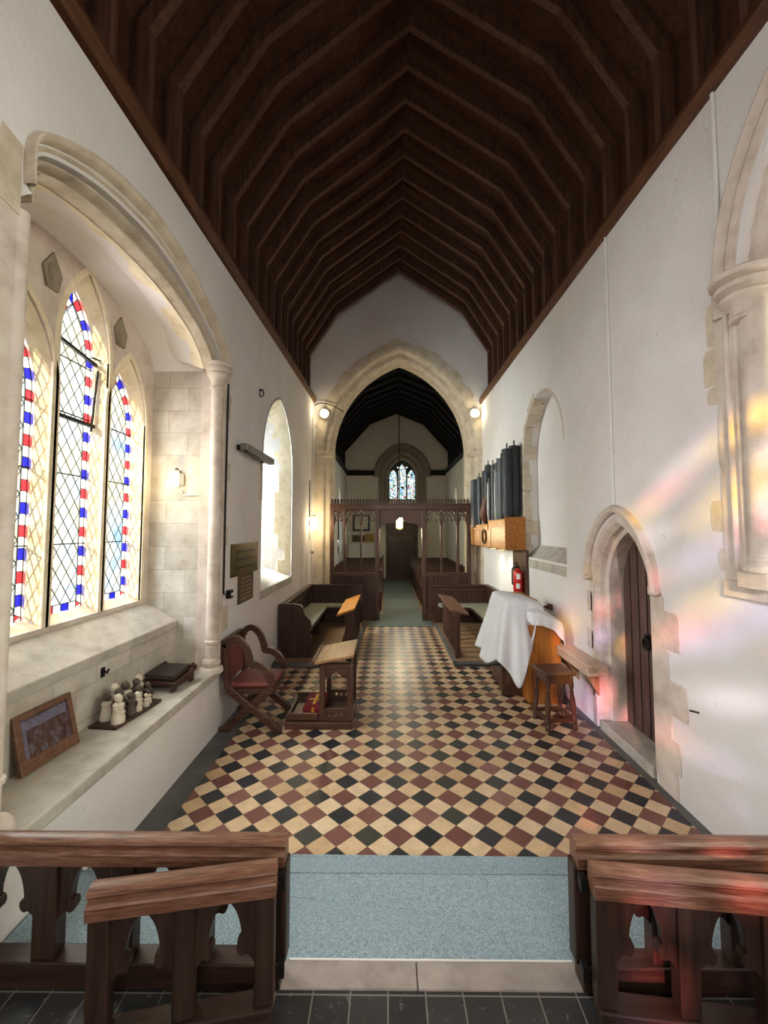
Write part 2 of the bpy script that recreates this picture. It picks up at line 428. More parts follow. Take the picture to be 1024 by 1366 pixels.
# ------------------------------------------------------------------ setting: walls
SILL1 = .6
LO = [(1.95, 3.78), (1.955, 4.02), (2.09, 4.16), (2.44, 4.34), (2.8, 4.43), (3.15, 4.46), (3.6, 4.39), (4.15, 4.2), (4.5, 4.0), (4.58, 3.8)]
LI = [(2.05, 3.76), (2.07, 3.9), (2.2, 3.99), (2.48, 4.06), (2.8, 4.1), (3.1, 4.115), (3.5, 4.09), (3.9, 4.01), (4.14, 3.9), (4.28, 3.76)]
LB = [(1.95, 3.95), (2.1, 4.05), (2.3, 4.15), (2.6, 4.28), (2.9, 4.38), (3.2, 4.43), (3.55, 4.40), (3.9, 4.29), (4.2, 4.15), (4.43, 4.0)]
lo, li, lbk = cat(LO, 5), cat(LI, 5), cat(LB, 5)
HOLE1 = [(1.935, .585), (1.935, 3.7)] + [((a+c)/2, (b_+d_)/2) for (a, b_), (c, d_) in zip(lo, li)] + [(4.43, 3.7), (4.43, .585)]
HOLE2 = parch(6.865, .935, 1.245, 3.1, 4.24)
b = MB()
b.extr([[(-3.2, -.1), (10.0, -.1), (10.0, zl(10)), (0, zl(0)), (-3.2, zl(0))], HOLE1, HOLE2], 'x', XL, XL-.74)
st(b.build('wall_left', 'plaster'))
NICHE = parch(6.17, .82, 1.66, 3.25, 4.14)
DOOR = parch(4.17, .5, -.02, 1.5, 2.2)
WIN4 = parch(1.47, 1.14, 1.76, 3.66, 4.95)
dl = DOOR
b = MB()
b.extr([[(-3.2, -.1), (dl[-1][0]-.86, -.1), (dl[0][0], -.1)] + dl[1:-1] + [(dl[-1][0], -.1), (10.0, -.1), (10.0, ZR), (-3.2, ZR)], NICHE, WIN4], 'x', XR, XR+.6) if False else \
b.extr([[(-3.2, ZR), (-3.2, -.1)] + [(dl[0][0], -.1)] + dl[1:-1] + [(dl[-1][0], -.1), (10.0, -.1), (10.0, ZR)], NICHE, WIN4], 'x', XR, XR+.6)
st(b.build('wall_right', 'plaster'))
# chancel arch wall
AC = .293
ARCH = parch(AC, 1.63, -.1, 3.95, 6.236, 18)
RA = (1.63**2+2.286**2)/3.26; cxa = RA-1.63
ARCHO = parch(AC, 1.63+.27, -.1, 3.95, 3.95+math.sqrt((RA+.27)**2-cxa**2), 18)
b = MB()
b.extr([[(-2.5, -.1)] + ARCHO + [(2.9, -.1), (2.9, 5.1), (2.6, 5.1), (2.6, 6.4), (1.9, 7.45), (.26, 8.6), (-1.4, 7.45), (-2.1, 6.4), (-2.1, 5.1), (-2.5, 5.1)]], 'y', YA, YA+.6)
st(b.build('wall_chancel_arch', 'plaster'))
b = MB(); path = [(x, YA, z) for x, z in ARCH]
b.sweep(path, (0, -1, 0), [(-.005, -.62), (-.005, -.24), (.06, -.15), (.15, -.14), (.165, -.12), (.18, -.04), (.21, -.01), (.28, .008), (.41, .01), (.41, -.02), (.29, -.03), (.29, -.62)])
ca = structure('trim_3', (AC, YA, 0)); b.build('arch_moulding', 'stone', ca, smooth=True, angle=30)
for s, x in ((-1, AC-1.63), (1, AC+1.63)):
    b = MB(); b.box(min(x-.03*s, x+.40*s), YA-.05, 3.88, max(x-.03*s, x+.40*s), YA+.55, 3.96)
    b.box(min(x-.012*s, x+.39*s), YA-.03, 3.84, max(x-.012*s, x+.39*s), YA+.55, 3.88); b.build('impost', 'stone', ca, bevel=.012)
    b = MB(); b.box(min(x, x+.43*s), YA-.06, -.05, max(x, x+.43*s), YA+.3, .32); b.build('plinth', 'stone', ca, bevel=.02)
# quoin stones showing through the plaster above the arch edge
b = MB()
OA = parch(AC, 2.0, 4.0, 4.0, 6.62, 14)
for i in range(1, len(OA)-1):
    (x0, z0), (x1, z1) = OA[i], OA[i+1] if i+1 < len(OA) else OA[i]
    k = random.uniform(1.01, 1.05); f = lambda p, k: (AC+(p[0]-AC)*k, 4+(p[1]-4)*k)
    if (x1-x0) or (z1-z0): b.extr([[f((x0, z0), .96), f((x0, z0), k), f((x1, z1), k), f((x1, z1), .96)]], 'y', YA-.012, YA+.02)
b.build('quoins', 'stone', ca)
# walls behind the camera and of the nave beyond
EW = parch(.2, 1.0, 1.75, 3.3, 5.0)
b = MB(); b.extr([[(-2.6, -.1), (2.9, -.1), (2.9, 6.4), (1.8, 7.4), (.26, 8.5), (-1.4, 7.4), (-2.6, 6.4)], EW], 'y', -3.2, -3.6); st(b.build('wall_back', 'plaster'))
w = structure('window_6', (.2, -3.4, 1.75))
b = MB(); b.extr([EW], 'y', -3.4, -3.402); b.build('pane', 'east_glass', w)
b = MB(); b.sweep([(x, -3.2, z) for x, z in EW[::-1]], (0, 1, 0), [(0, -.3), (0, .04), (.12, .04), (.12, -.3)]); b.build('window_frame', 'stone', w)
b = MB()
for x in (-.15, .55): b.box(x-.05, -3.46, 1.75, x+.05, -3.3, 4.6)
b.build('mullion', 'stone', w)
NW = [parch(y, .4, 1.7, 3.0, 3.7) for y in (12.6, 15.6)]
b = MB(); b.extr([[(10.6, -.1), (18.5, -.1), (18.5, 4.65), (10.6, 4.65)]] + NW, 'x', -1.8, -2.4); st(b.build('wall_left_nave', 'plaster_nave'))
b = MB(); b.extr([[(10.6, -.1), (18.5, -.1), (18.5, 4.65), (10.6, 4.65)]] + NW, 'x', 2.52, 3.1); st(b.build('wall_right_nave', 'plaster_nave'))
for i, x in enumerate((-2.3, 3.0)):  # unseen side windows, added to let light into the nave
    w = structure('window_%d' % (7+i), (x, 14.1, 1.7))
    for L in NW: b = MB(); b.extr([L], 'x', x, x+.004); b.build('pane', 'glass', w)
    b = MB()
    for L in NW:
        f = -1.8 if i == 0 else 2.52; n = 1 if i == 0 else -1
        pth = [(f, y, z) for y, z in (L if n > 0 else L[::-1])]
        b.sweep(pth, (n, 0, 0), [(0, -.2), (0, .01), (.1, .01), (.1, -.2)])
    b.build('window_frame', 'stone', w)
WW = parch(.64, .61, 3.38, 4.35, 5.17)
b = MB(); b.extr([[(-2.4, -.1), (3.1, -.1), (3.1, 5.6), (2.0, 7.0), (.37, 7.6), (-1.2, 7.0), (-2.4, 5.6)], WW], 'y', 18.5, 19.0)
st(b.build('wall_west', 'plaster_nave'))
w = structure('window_5', (.64, 18.7, 3.38))
b = MB(); holes = [parch(.64-.395, .165, 3.42, 4.4, 4.72), parch(.64, .165, 3.42, 4.6, 4.98), parch(.64+.395, .165, 3.42, 4.4, 4.72)]
holes += [circ((.64-.2, 4.83), .045, 10), circ((.64+.2, 4.83), .045, 10)]
b.extr([WW] + holes, 'y', 18.62, 18.74); b.build('tracery', 'lead', w)
b = MB(); b.extr([WW], 'y', 18.76, 18.763); b.build('pane', 'west_glass', w)
b = MB()
for a0, zsp, za, y0 in ((.62, 4.4, 5.2, 18.48), (.84, 4.42, 5.45, 18.44), (1.06, 4.44, 5.66, 18.40)):
    b.sweep([(x, 18.5, z) for x, z in parch(.64, a0, 3.1 if a0 < 1 else 4.4, zsp, za)], (0, -1, 0), [(0, -.1), (0, 18.5-y0), (.06, 18.5-y0+.03), (.14, 18.5-y0+.03), (.2, 18.5-y0), (.2, -.1)])
b.build('arch_moulding', 'stone_dark', w, smooth=True, angle=30)
b = MB(); b.box(-.3, 18.36, 3.0, 1.58, 18.5, 3.14); b.build('window_sill', 'stone_dark', w)
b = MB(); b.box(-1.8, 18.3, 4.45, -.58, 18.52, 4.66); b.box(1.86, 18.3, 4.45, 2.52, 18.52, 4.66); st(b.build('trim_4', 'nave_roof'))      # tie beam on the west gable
# roofs
def sec(y, o=0):
    z = zl(y)
    return [V(-2.0-o, y, z-.15), V(-1.97-o, y, z+1.1), V(-1.31-o, y, z+2.11+o), V(.26, y, 8.43+o), V(1.83+o, y, 7.29+o), V(2.5+o, y, 6.3), V(2.5+o, y, ZR-.15)]
b = MB(); b.loft(sec(-3.6), sec(YA+.3), False); st(b.build('ceiling', 'roof_board', solid=-.08, norm=False))
b = MB(); NS = lambda y: [V(-1.98, y, 4.5), V(-1.98, y, 5.5), V(-.85, y, 6.75), V(.37, y, 7.25), V(1.6, y, 6.75), V(2.72, y, 5.5), V(2.72, y, 4.5)]
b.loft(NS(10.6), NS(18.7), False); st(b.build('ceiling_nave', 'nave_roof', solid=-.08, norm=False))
# wall plates
b = MB(); b.loft([V(-2.0, -3.2, zl(0)+.13), V(XL+.035, -3.2, zl(0)+.13), V(XL+.06, -3.2, zl(0)+.05), V(XL+.03, -3.2, zl(0)-.03), V(-2.0, -3.2, zl(0)-.03)],
                 [V(-2.0, 10, zl(10)+.13), V(XL+.035, 10, zl(10)+.13), V(XL+.06, 10, zl(10)+.05), V(XL+.03, 10, zl(10)-.03), V(-2.0, 10, zl(10)-.03)])
st(b.build('trim_5', 'plate_wood'))
b = MB(); b.extr([[(XR+.2, ZR-.04), (XR-.03, ZR-.04), (XR-.06, ZR+.04), (XR-.035, ZR+.12), (XR+.2, ZR+.12)]], 'y', -3.2, 10)
st(b.build('trim_6', 'plate_wood'))
for s in (-1.8, 2.52):
    b = MB(); b.box(min(s, s+(.06 if s < 0 else -.06)), 10.6, 4.5, max(s, s+(.06 if s < 0 else -.06)), 18.5, 4.66); st(b.build('trim_7' if s < 0 else 'trim_8', 'nave_roof'))
# chancel roof trusses
ys = [9.63-.44*k for k in range(20)]
for k, y in enumerate(ys):
    z = zl(y)
    t = thing('roof_truss', 'dark timber roof truss, %s counted from the chancel arch' % ORD[k], 'roof truss', (.26, y, z), 0, 'timber roof trusses over the chancel')
    pts = [(-1.855, z+.1), (-1.855, z+1.04), (-1.225, z+2.03), (.26, 8.235), (1.745, 7.235), (2.375, 6.23), (2.375, ZR+.1)]
    nm = ['ashlar_post', 'lower_rafter', 'upper_rafter', 'upper_rafter', 'lower_rafter', 'ashlar_post']
    for i in range(6):
        p, q = V(pts[i][0], y, pts[i][1]), V(pts[i+1][0], y, pts[i+1][1]); d = (q-p).normalized()
        e = .012 if nm[i] == 'ashlar_post' else .018
        b = MB(); b.bar(p-d*e, q+d*e, (.07, .08, .075, .0735, .08, .07)[i], .12 if i not in (0, 5) else .11, (0, 1, 0) if False else (d.z, 0, -d.x))
        b.build(nm[i], 'roof_wood', t, bevel=.006)
# nave trusses
for k in range(12):
    y = 10.95+.62*k
    t = thing('nave_truss', 'near-black nave roof truss seen through the arch, %s behind it' % ORD[k], 'roof truss', (.37, y, 4.6), 0, 'roof trusses of the nave beyond')
    pts = [(-1.86, 5.4), (-.8, 6.6), (.37, 7.08), (1.54, 6.6), (2.6, 5.4)]
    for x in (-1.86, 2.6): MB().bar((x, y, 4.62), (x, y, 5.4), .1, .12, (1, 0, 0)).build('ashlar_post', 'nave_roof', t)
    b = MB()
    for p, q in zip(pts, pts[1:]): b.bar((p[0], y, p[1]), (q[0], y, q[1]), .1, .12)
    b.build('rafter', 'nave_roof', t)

# ------------------------------------------------------------------ windows
def clipline(poly, p, d):
    """interval of the line p+t*d inside a convex polygon"""
    area = sum(poly[i][0]*poly[(i+1) % len(poly)][1]-poly[(i+1) % len(poly)][0]*poly[i][1] for i in range(len(poly)))
    sg = 1 if area > 0 else -1; lo, hi = -9, 9
    for i in range(len(poly)):
        a, c = poly[i], poly[(i+1) % len(poly)]
        nx, ny = -(c[1]-a[1])*sg, (c[0]-a[0])*sg
        num = nx*(p[0]-a[0])+ny*(p[1]-a[1]); den = nx*d[0]+ny*d[1]
        if abs(den) < 1e-9:
            if num < 0: return None
            continue
        t = -num/den
        if den > 0: lo = max(lo, t)
        else: hi = min(hi, t)
    return (lo, hi) if hi-lo > .01 else None
def resample(L, step):
    L = L + [L[0]]; out = []; 
    for a, c in zip(L, L[1:]):
        d = math.dist(a, c); n = max(1, round(d/step)) if d > step*.9 else 1
        for i in range(n): out.append((a[0]+(c[0]-a[0])*i/n, a[1]+(c[1]-a[1])*i/n))
    return out
def evenly(L, step):
    P = L+[L[0]]; cum = [0]
    for a, c in zip(P, P[1:]): cum.append(cum[-1]+math.dist(a, c))
    n = 4*max(2, round(cum[-1]/step/4)); out = []; j = 0
    for i in range(n):
        s = cum[-1]*i/n
        while cum[j+1] < s: j += 1
        t = (s-cum[j])/max(1e-9, cum[j+1]-cum[j]); out.append((P[j][0]+(P[j+1][0]-P[j][0])*t, P[j][1]+(P[j+1][1]-P[j][1])*t))
    return out
def leaded_light(w, c, a, z0, zs, za, X, border=True, saddle=()):
    """clear quarries with a coloured border, a lead net, iron bars; plane x = X"""
    O = parch(c, a, z0, zs, za, 14); bw = .058
    I = parch(c, a-bw, z0+bw, zs, za-bw*1.9, 14)
    pn = MB(); pn.extr([I if border else O], 'x', X, X+.003); g = pn.build('pane', 'glass', w)
    ld = MB()
    if border:
        bs = {k: MB() for k in ('glass_blue', 'glass_red', 'glass_white')}
        E = evenly(O, .082); cI = (c, (z0+zs)/2+.1); k = 0
        def inn(p):
            q = (p[0], p[1])
            best = min(range(len(I)), key=lambda i: pdist(p, I[i], I[(i+1) % len(I)])[0])
            return pdist(p, I[best], I[(best+1) % len(I)])[1]
        def pdist(p, u, v):
            dx, dy = v[0]-u[0], v[1]-u[1]; t = max(0, min(1, ((p[0]-u[0])*dx+(p[1]-u[1])*dy)/(dx*dx+dy*dy+1e-12)))
            q = (u[0]+dx*t, u[1]+dy*t); return (math.dist(p, q), q)
        for i in range(len(E)):
            p, q = E[i], E[(i+1) % len(E)]; ip, iq = inn(p), inn(q)
            m = ('glass_blue', 'glass_white', 'glass_red', 'glass_white')[i % 4]
            v = [(X+.001, *p), (X+.001, *q), (X+.001, *iq), (X+.001, *ip)]
            bm = bs[m]; bm.face([bm.bm.verts.new(z) for z in v])
            ld.bar((X+.004, *p), (X+.004, *ip), .006, .006)
        for m, bm in bs.items(): bm.build('border_glass', m, w, norm=False)
        for L in (I, O):
            for p, q in zip(L, L[1:]+L[:1]): ld.bar((X+.004, *p), (X+.004, *q), .007, .007)
    R = I if border else O
    px, pz = .115, .165; dlen = math.hypot(px, pz)
    for sgn in (1, -1):
        d = (px/dlen, sgn*pz/dlen)
        for k in range(-60, 60):
            p = (c+k*px, (z0+zs)/2); iv = clipline(R, p, d)
            if iv: ld.bar((X+.004, p[0]+d[0]*iv[0], p[1]+d[1]*iv[0]), (X+.004, p[0]+d[0]*iv[1], p[1]+d[1]*iv[1]), .0055, .0055)
    ld.build('lead_net', 'lead', w)
    bb = MB()
    for z in saddle: bb.bar((X+.012, c-a, z), (X+.012, c+a, z), .009, .009)
    if saddle: bb.build('saddle_bar', 'iron', w)

# window_1: big recessed window of three lancets
w = structure('window_1', (-2.5, 3.25, .6))
XW, XG = -2.5, -2.61
lan = [(2.825, 3.16, 3.76, 3.10, 3.62), (3.42, 3.58, 4.24, 3.55, 4.10), (4.015, 3.16, 3.76, 3.10, 3.62)]
inner = [parch(c, .285, 1.385, zs, za, 14) for c, zs, za, _, _ in lan]; gl = [parch(c, .235, 1.44, gs, ga, 14) for c, _, _, gs, ga in lan]
b = MB(); rect = [(1.8, .5), (4.55, .5), (4.55, 4.65), (1.8, 4.65)]
b.extr([rect] + inner, 'x', XW, XW-.02, True, False)
for I, G in zip(inner, gl):
    b.loft([V(XW-.02, *p) for p in I], [V(XG, *p) for p in G]); b.loft([V(XG, *p) for p in G], [V(XG-.045, *p) for p in G])
b.extr([rect] + gl, 'x', XG-.045, XG-.06)
b.build('lancet_wall', 'stone_pale', w)
b = MB()                                                            # bare stone round each lancet where the plaster stops
for I, (c, zs, za, _, _) in zip(inner, lan):
    b.sweep([(XW, y, z) for y, z in I], (1, 0, 0), [(0, -.02), (0, .006), (.03, .006), (.05, 0), (.05, -.02)])
b.build('window_frame', 'stone_cream', w, smooth=True)
b = MB()
for I, G in zip(inner, gl): b.loft([V(XW-.018, y, z) for y, z in I], [V(XG+.002, y, z) for y, z in G])
b.build('splay', 'stone_cream', w)
for (c, zs, za, gs, ga) in lan:
    leaded_light(w, c, .235, 1.44, gs, ga, XG-.03, True, (1.98, 2.55, 3.05, 3.5)[:4 if ga > 4 else 3])
b = MB(); b.bar((XG+.02, 3.2, 3.0), (XG+.02, 3.66, 3.0), .03, .03); b.bar((XG+.02, 3.2, 3.62), (XG+.02, 3.66, 3.55), .025, .025)
b.tube([(XG+.02, 3.63, 2.95), (XG+.04, 3.66, 3.5)], .01, 8); b.tube([(XG+.02, 3.6, 3.6), (XG+.05, 3.7, 3.6), (XG+.09, 3.73, 3.5)], .008, 8); b.build('opening_casement', 'iron', w)
# carved bosses
for y, z in ((3.02, 4.0), (3.83, 3.92)):
    b = MB(); b.extr([[(y, z+.16), (y+.09, z+.02), (y+.06, z-.12), (y-.05, z-.12), (y-.09, z+.02)]], 'x', XW, XW+.02); b.ball((XW+.01, y, z), .055, (.6, 1, 1.5)); b.build('carved_boss', 'stone_dark', w, smooth=True)
b = MB(); b.extr([[(-2.52, 1.2), (-2.17, 1.09), (-2.17, 1.165), (-2.5, 1.345), (-2.52, 1.345)]], 'y', 1.945, 4.425); b.build('window_sill', 'stone_grey', w, bevel=.012)
b = MB(); b.box(-2.5, 1.94, .58, -2.19, 4.43, 1.15); b.build('apron', 'ashlar', w)
for y0, y1 in ((1.91, 1.94), (4.43, 4.46)):
    b = MB(); y = y1-.002 if y0 < 3 else y0-.004; yy = y+.006
    b.extr([[(-2.5, .66), (XL-.02, .66), (XL-.02, 3.75), (-1.95, 3.8), (-2.5, 3.99)]], 'y', y, yy); b.build('reveal', 'ashlar', w)
b = MB(); b.extr([[(1.85, .585)]+[(1.85, .665)]+[(4.66, .665), (4.66, .585)]], 'x', -2.2, XL+.035); b.build('ledge', 'stone_grey', w, bevel=.015)
# arch ring and its rolls
b = MB(); PR = [(0, -.14), (.01, -.06), (.04, -.03), (.1, -.035), (.14, -.09), (.24, -.1), (.28, -.04), (.33, -.01), (.4, -.02), (.44, -.07), (.52, -.08), (.56, -.02), (.62, .015), (.69, .01), (.73, -.025), (.78, .015), (.84, .045), (.93, .06), (1.0, .055), (1.0, -.04)]
b.grid(lambda u, v: (lambda i, k: (XL+PR[k][1], li[i][0]+(lo[i][0]-li[i][0])*PR[k][0], li[i][1]+(lo[i][1]-li[i][1])*PR[k][0]))(round(u*(len(li)-1)), round(v*(len(PR)-1))), len(li)-1, len(PR)-1)
b.build('arch_moulding', 'stone', w, smooth=True, angle=25)
P0 = [V(XL-.13, *p) for p in li]; P1 = [V(-2.52, *p) for p in lbk]
b = MB(); b.loft(P0, P1, False); b.build('soffit', 'plaster', w, smooth=True)
b = MB(); rr = random.Random(3)                                      # ragged bare-stone edge on the white soffit
dn = V(0, 0, -.006); ev = []; k = .2
for i, (p, q) in enumerate(zip(P0, P1)):
    if i % 3 == 0: k = rr.choice((.08, .14, .2, .3, .34)) if i < 12 or i > 26 else rr.choice((.04, .1, .18))
    ev.append(p + (q-p)*(k+rr.uniform(-.02, .02)) + dn)
b.loft([p+dn for p in P0], ev, False); b.build('soffit_stone', 'stone_cream', w)
for sy in (1, -1):
    yc = 4.37 if sy > 0 else 1.96; r_ = .06 if sy > 0 else .042
    b = MB(); b.tube([(XL-.02, yc, .74), (XL-.02, yc, 3.64)], r_, 20)
    if sy > 0: b.tube([(XL-.0, yc+.1*sy, .7), (XL-.0, yc+.1*sy, 3.66)], .03, 14)
    b.box(XL-.2, min(yc+.03*sy, yc+.19*sy), .66, XL+.003, max(yc+.03*sy, yc+.19*sy), 3.8); sh = b.build('shaft', 'stone_pale', w, smooth=True)
    b = MB(); b.lathe([(r_, 3.56), (r_+.018, 3.57), (r_+.018, 3.585), (r_+.004, 3.6), (r_+.01, 3.65), (r_+.03, 3.69), (r_+.045, 3.7), (r_+.05, 3.72), (r_+.03, 3.735), (r_+.06, 3.75), (r_+.068, 3.775), (r_+.05, 3.79), (r_+.075, 3.80), (r_+.08, 3.83), (r_+.06, 3.845), (0, 3.845)], (XL-.02, yc, 0), 24)
    if sy > 0: b.lathe([(.03, 3.6), (.05, 3.7), (.075, 3.74), (.075, 3.83), (0, 3.83)], (XL, yc+.1*sy, 0), 16); b.build('capital', 'stone_pale', sh, smooth=True)
    b = MB(); b.lathe([(r_, .98), (r_+.013, .97), (r_+.013, .95), (r_, .94), (r_, .8), (r_+.028, .77), (r_+.03, .74), (r_+.018, .72), (r_+.053, .7), (r_+.058, .66), (.0, .66)], (XL-.02, yc, 0), 24)
    b.build('base', 'stone_pale', sh, smooth=True)
b = MB(); b.ball((XL+.02, 1.95, .74), .09, (.8, .9, 1)); b.ball((XL+.03, 1.97, .64), .08, (.8, .9, .8)); b.build('carved_base', 'stone_pale', w, smooth=True)
# stone patches beside the left capital
b = MB(); b.extr([[(1.78, 3.62), (1.93, 3.6), (1.93, 3.95), (1.82, 3.97)]], 'x', XL, XL+.009)
for z0, z1, y in ((1.0, 1.28, 4.72), (1.9, 2.15, 4.66), (2.62, 2.85, 4.7), (3.3, 3.6, 4.68)): b.extr([[(4.5, z0), (y, z0+.02), (y+.01, z1-.02), (4.5, z1)]], 'x', XL, XL+.006)
b.build('quoins', 'stone', w)
# window_2: tall splayed lancet
w = structure('window_2', (XL, 6.865, 1.245))
H2 = parch(6.865, .93, 1.25, 3.1, 4.235); G2 = parch(6.865, .36, 1.55, 3.0, 3.85)
b = MB(); b.extr([parch(6.865, 1.0, 1.15, 3.1, 4.35), G2], 'x', XL-.6, XL-.75); b.build('window_frame', 'stone_pale', w)
b = MB(); b.loft([V(XL-.02, *p) for p in H2], [V(XL-.61, *p) for p in G2]); b.build('splay', 'plaster', w)
leaded_light(w, 6.865, .36, 1.55, 3.0, 3.85, XL-.65, False)
b = MB(); n = len(H2); zz = 1.3                                     # bare dressed stones up the far edge
for i in range(12):
    hz = random.uniform(.17, .3); t = random.choice((.14, .3, .2, .4))
    if zz > 3.1: break
    y0, y1 = 7.795, 7.795-.63*t; f = .012
    b.loft([V(XL-.02, y0-f, zz), V(XL-.02-.59*t, y1-f, zz), V(XL-.02-.59*t, y1-f, min(zz+hz, 3.15)), V(XL-.02, y0-f, min(zz+hz, 3.15))], [V(XL-.02, y0+.02, zz), V(XL-.02-.59*t, y1+.02, zz), V(XL-.02-.59*t, y1+.02, min(zz+hz, 3.15)), V(XL-.02, y0+.02, min(zz+hz, 3.15))])
    vs = [b.bm.verts.new(q) for q in (V(XL-.02, y0-f, zz), V(XL-.02-.59*t, y1-f, zz), V(XL-.02-.59*t, y1-f, min(zz+hz, 3.15)), V(XL-.02, y0-f, min(zz+hz, 3.15)))]; b.face(vs); zz += hz
for i in range(len(H2)//2-1, len(H2)-2):
    t = random.choice((.25, .32, .4)); p, q = H2[i], H2[i+1]; g0, g1 = G2[i], G2[i+1]; e = .99
    L = lambda a, g, t: V(XL-.02-.59*t, (a[0]+(g[0]-a[0])*t-6.865)*e+6.865, (a[1]+(g[1]-a[1])*t)-.012)
    b.face([b.bm.verts.new(v) for v in (L(p, g0, 0), L(q, g1, 0), L(q, g1, t), L(p, g0, t))])
b.build('quoins', 'stone_cream', w)
b = MB(); b.extr([[(XL-.25, 1.17), (XL+.012, 1.12), (XL+.012, 1.235), (XL-.25, 1.262)]], 'y', 5.9, 7.83); b.build('window_sill', 'stone_grey', w, bevel=.008)
b = MB(); b.sweep([(XL, y, z) for y, z in H2[1:-1]], (1, 0, 0), [(-.004, -.05), (-.004, .006), (.035, .006), (.035, -.05)]); b.build('edge_stone', 'stone_grey', w)
b = MB(); b.extr([[(5.93, 2.5), (5.93, 3.1), (5.82, 3.08), (5.85, 2.78), (5.8, 2.5)]], 'x', XL, XL+.006); b.build('stone_patch', 'stone', w)
# window_3: blocked lancet in the right wall
w = structure('window_3', (XR, 6.17, 1.66))
b = MB(); b.extr([parch(6.17, .95, 1.5, 3.25, 4.3)], 'x', XR+.24, XR+.3); b.build('infill', 'plaster', w)
b = MB(); b.extr([[(XR+.26, 1.5), (XR-.008, 1.5), (XR-.008, 1.62), (XR+.26, 1.86)]], 'y', 5.36, 7.0); b.build('window_sill', 'stone_grey', w, bevel=.01)
b = MB(); zz = 1.68; N3 = parch(6.17, .815, 1.66, 3.25, 4.135)
while zz < 3.2:
    hz = random.uniform(.16, .27); d = random.choice((.1, .16, .22, .13)); o = random.choice((.02, .05, .1))
    b.box(XR-.006, 6.985-.02, zz, XR+d, 6.99+o, min(zz+hz, 3.25)-.008); zz += hz
for i in range(1, 11):
    p, q = N3[len(N3)-1-(i)], N3[len(N3)-2-(i)]; o = random.uniform(1.02, 1.12); k = random.uniform(.94, .97); zc = 3.25
    f = lambda a, s: (6.17+(a[0]-6.17)*s, zc+(a[1]-zc)*s)
    b.extr([[f(p, k), f(p, o), f(q, o), f(q, k)]], 'x', XR-.008, XR+random.choice((.12, .2)))
b.build('quoins', 'stone', w, bevel=.006)
b = MB(); b.sweep([(XR, y, z) for y, z in N3[1:14]], (1, 0, 0), [(-.02, -.004), (-.02, .08), (.02, .08), (.02, -.004)]); b.build('edge_stone', 'stone_pale', w)
# window_4: big arched window beside the camera
w = structure('window_4', (XR, 1.47, 1.76))
b = MB(); l4 = [parch(c, .24, 2.1, zs, za) for c, zs, za in ((.8, 3.2, 3.75), (1.47, 3.6, 4.2), (2.14, 3.2, 3.75))]
b.extr([[(.1, 1.5), (2.9, 1.5), (2.9, 5.1), (.1, 5.1)]] + l4, 'x', XR+.58, XR+.75); b.build('lancet_wall', 'stone_pale', w)
for c, zs, za in ((.8, 3.2, 3.75), (1.47, 3.6, 4.2), (2.14, 3.2, 3.75)): leaded_light(w, c, .24, 2.1, zs, za, XR+.66, False)
b = MB(); path = [(XR, y, z) for y, z in parch(1.47, 1.13, 3.5, 3.66, 4.94, 16)[::-1]]
b.sweep(path, (-1, 0, 0), [(-.06, -.3), (-.06, -.1), (-.03, -.06), (0, -.06), (.02, -.02), (.05, -.02), (.07, .02), (.1, .035), (.13, .02), (.15, .045), (.18, .06), (.21, .045), (.215, 0), (.05, -.3)])
b.build('arch_moulding', 'stone_pale', w, smooth=True, angle=25)
for s in (1, -1):
    yc = 1.47+s*1.1
    b = MB(); b.tube([(XR+.04, yc, 1.86), (XR+.04, yc, 3.5)], .085, 20); b.tube([(XR+.01, yc+.105*s, 1.8), (XR+.01, yc+.105*s, 3.52)], .03, 14)
    b.box(XR-.008, min(yc+.05*s, yc+.27*s), 1.77, XR+.2, max(yc+.05*s, yc+.27*s), 3.62); b.tube([(XR-.006, yc+.17*s, 1.8), (XR-.006, yc+.17*s, 3.55)], .022, 12)
    sh = b.build('shaft', 'stone_pale', w, smooth=True)
    b = MB(); b.lathe([(.085, 3.4), (.103, 3.41), (.103, 3.43), (.088, 3.445), (.095, 3.5), (.125, 3.53), (.14, 3.54), (.145, 3.56), (.12, 3.58), (.165, 3.6), (.172, 3.625), (.15, 3.645), (.195, 3.66), (.2, 3.69), (.17, 3.71), (0, 3.71)], (XR+.03, yc+.04*s, 0), 28); b.build('capital', 'stone_pale', sh, smooth=True)
    b = MB(); b.box(XR-.06, yc-.1, 1.74, XR+.2, yc+.12, 1.84); b.lathe([(.12, 1.84), (.12, 1.87), (.09, 1.89), (.1, 1.92), (.064, 1.95)], (XR+.04, yc, 0), 24); b.build('base', 'stone_pale', sh, bevel=.006)
b = MB(); b.box(XR-.02, .2, 1.66, XR+.58, 2.86, 1.772); b.build('window_sill', 'stone_pale', w, bevel=.01)
b = MB(); 
for z0, z1, y in ((3.35, 3.66, 2.92), (3.08, 3.35, 2.96), (2.95, 3.08, 2.94), (2.5, 2.72, 2.86), (2.08, 2.3, 2.95), (1.82, 1.98, 2.9)):
    b.extr([[(2.82, z0), (y-.01, z0+.01), (y, z0+.05), (y, z1-.05), (y-.02, z1-.01), (2.82, z1)]], 'x', XR-.004, XR+.02)
b.build('quoins', 'stone', w)

